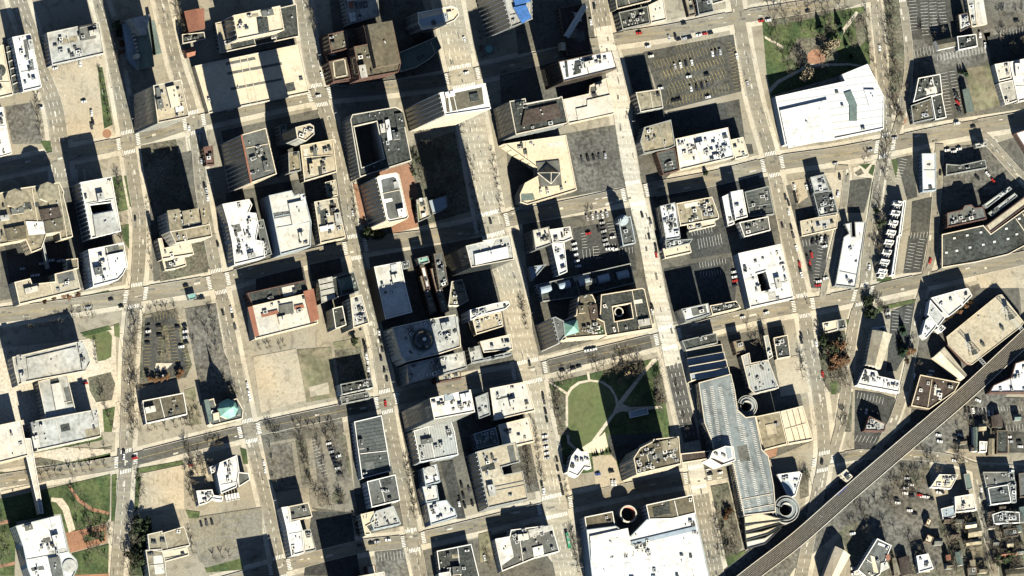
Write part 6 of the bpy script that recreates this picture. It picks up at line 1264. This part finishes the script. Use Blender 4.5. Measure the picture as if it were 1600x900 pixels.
# ================= LABELS
LM = [(48,60,'the far left street'),(110,75,'the large pale roof'),(130,150,'the concrete lot'),(225,60,'the copper gabled church'),(225,160,'the grey ribbed tower'),(400,40,'the cream square tower'),(390,125,'the concrete garage deck'),(500,90,'the shaded avenue'),(590,80,'the brown granite tower'),(680,30,'the curved glass tower'),(705,165,'the tallest white tower'),(740,80,'the upper wide street'),(800,20,'the blue glass crown'),(900,40,'the diagonal steel tube'),(1080,105,'the striped parking lot'),(1050,55,'the beige upper street'),(1240,60,'the upper park'),(1300,150,'the huge seamed roof'),(1395,100,'the tree median'),(1460,60,'the upper right lot'),(1480,150,'the zigzag parapet roof'),(1560,120,'the bare dirt lot'),(60,350,'the twin octagon towers'),(155,310,'the square light well'),(215,350,'the curving avenue'),(280,360,'the tan roof wings'),(380,360,'the white U roof'),(400,240,'the red-edged slab tower'),(490,240,'the tan double roof'),(600,230,'the courtyard black roof'),(610,320,'the orange plaza'),(680,260,'the dark tree plaza'),(755,290,'the wide main street'),(840,260,'the glass pyramid'),(930,240,'the gravel car park'),(990,300,'the bright avenue'),(920,380,'the small car lot'),(1080,340,'the dark fan roof'),(1100,235,'the vent-crowded roof'),(1085,450,'the black lot'),(1195,430,'the large white U roof'),(1220,310,'the right avenue'),(1280,300,'the mottled tan roof'),(1330,390,'the slanting warehouse'),(1395,370,'the white townhouses'),(1450,270,'the tall white block'),(1500,300,'the dirt yard'),(1520,380,'the black warehouse'),(70,560,'the stone museum'),(160,540,'the green museum lawn'),(150,605,'the round garden'),(255,530,'the wedge parking lot'),(310,560,'the gravel lot'),(345,640,'the teal dome'),(250,640,'the olive roof'),(440,490,'the red-winged library'),(430,590,'the empty concrete lot'),(500,590,'the construction site'),(590,540,'the middle avenue'),(650,540,'the dark glass dome'),(700,630,'the white corner tower'),(800,630,'the pale slotted roof'),(870,490,'the green copper pyramid'),(970,480,'the black square roof'),(930,550,'the new asphalt street'),(920,640,'the round lawn'),(1000,640,'the park stage'),(1060,620,'the dark asphalt avenue'),(1120,640,'the garage deck'),(1190,590,'the ribbed pale roof'),(1225,660,'the cream roof slabs'),(1305,560,'the autumn trees'),(1370,520,'the two-tone hall'),(1385,600,'the louvred white roof'),(1420,560,'the right narrow street'),(1500,500,'the sandy platform'),(1470,610,'the brown warehouse'),(1570,600,'the brick-based white roof'),(100,710,'the long footbridge'),(130,760,'the lower left park'),(60,850,'the rounded white hall'),(150,850,'the red brick path'),(195,710,'the dark junction'),(250,760,'the beige lot'),(350,740,'the angular white roof'),(250,860,'the garden rocks'),(350,830,'the yellow-lined lot'),(480,720,'the tree-island lot'),(580,790,'the notched dark roof'),(465,820,'the white L building'),(640,780,'the lower middle avenue'),(690,760,'the oval plant ring'),(785,740,'the beige notched roof'),(830,760,'the lower main street'),(820,850,'the mixed roof sections'),(900,715,'the park pavilion'),(950,750,'the patio'),(1010,700,'the cluttered rooftop block'),(980,800,'the red rotunda'),(1000,860,'the convention roof'),(1110,830,'the lower avenue'),(1140,820,'the leafless garden'),(1230,790,'the large spiral ramp'),(1250,740,'the white triangle roof'),(1300,700,'the curved street'),(1320,750,'the small railway tower'),(1370,800,'the railway trees'),(1420,780,'the lower right lot'),(1480,760,'the cream slanted roof'),(1540,770,'the ribbed dark roof'),(1500,690,'the pale framed house'),(1500,850,'the dry back lawn'),(1570,860,'the red-roofed house'),(1440,880,'the white square roof'),(1350,870,'the vaulted hall')]
used = {}
for o, lb, at in THINGS:
    if '_auto' in o:
        best = min(LM, key=lambda q_: (q_[0]-at[0])**2+(q_[1]-at[1])**2); dx, dy = at[0]-best[0], at[1]-best[1]
        rel = ('right of ' if dx > 0 else 'left of ') if abs(dx) > abs(dy) else ('just below ' if dy > 0 else 'just above ')
        o['label'] = lb+' '+rel+best[2]; del o['_auto']
    used.setdefault(o['label'], []).append((o, at))
NUM = ['','first','second','third','fourth','fifth','sixth','seventh','eighth','ninth','tenth','eleventh','twelfth']
CNT = ['','one','two','three','four','five','six','seven','eight','nine','ten','eleven','twelve']
for lb, L_ in used.items():
    n = len(L_)
    if n == 1: continue
    xs = [a[0] for _, a in L_]; ys = [a[1] for _, a in L_]; hor = max(xs)-min(xs) > max(ys)-min(ys)
    L_.sort(key=lambda q_: q_[1][0] if hor else q_[1][1])
    for i, (o, a) in enumerate(L_):
        e = ('left','right') if hor else ('top','bottom')
        if i == 0: s_ = {'left':'leftmost','top':'topmost'}[e[0]]
        elif i == n-1: s_ = {'right':'rightmost','bottom':'bottommost'}[e[1]]
        elif i <= 12: s_ = NUM[i+1 if i < 12 else 12]+' from '+e[0] if i < 12 else str(i+1)+'th from '+e[0]
        else: s_ = str(i+1)+'th from '+e[0]
        o['label'] = lb+', '+s_+' of '+(CNT[n] if n <= 12 else str(n))
for o, lb, at in THINGS:
    if '_h' in o: del o['_h']
print('THINGS', len(THINGS), 'TREES', NT[0], 'OBJECTS', len(bpy.data.objects), 'maxlabel', max(len(o['label'].split()) for o,_,_ in THINGS))
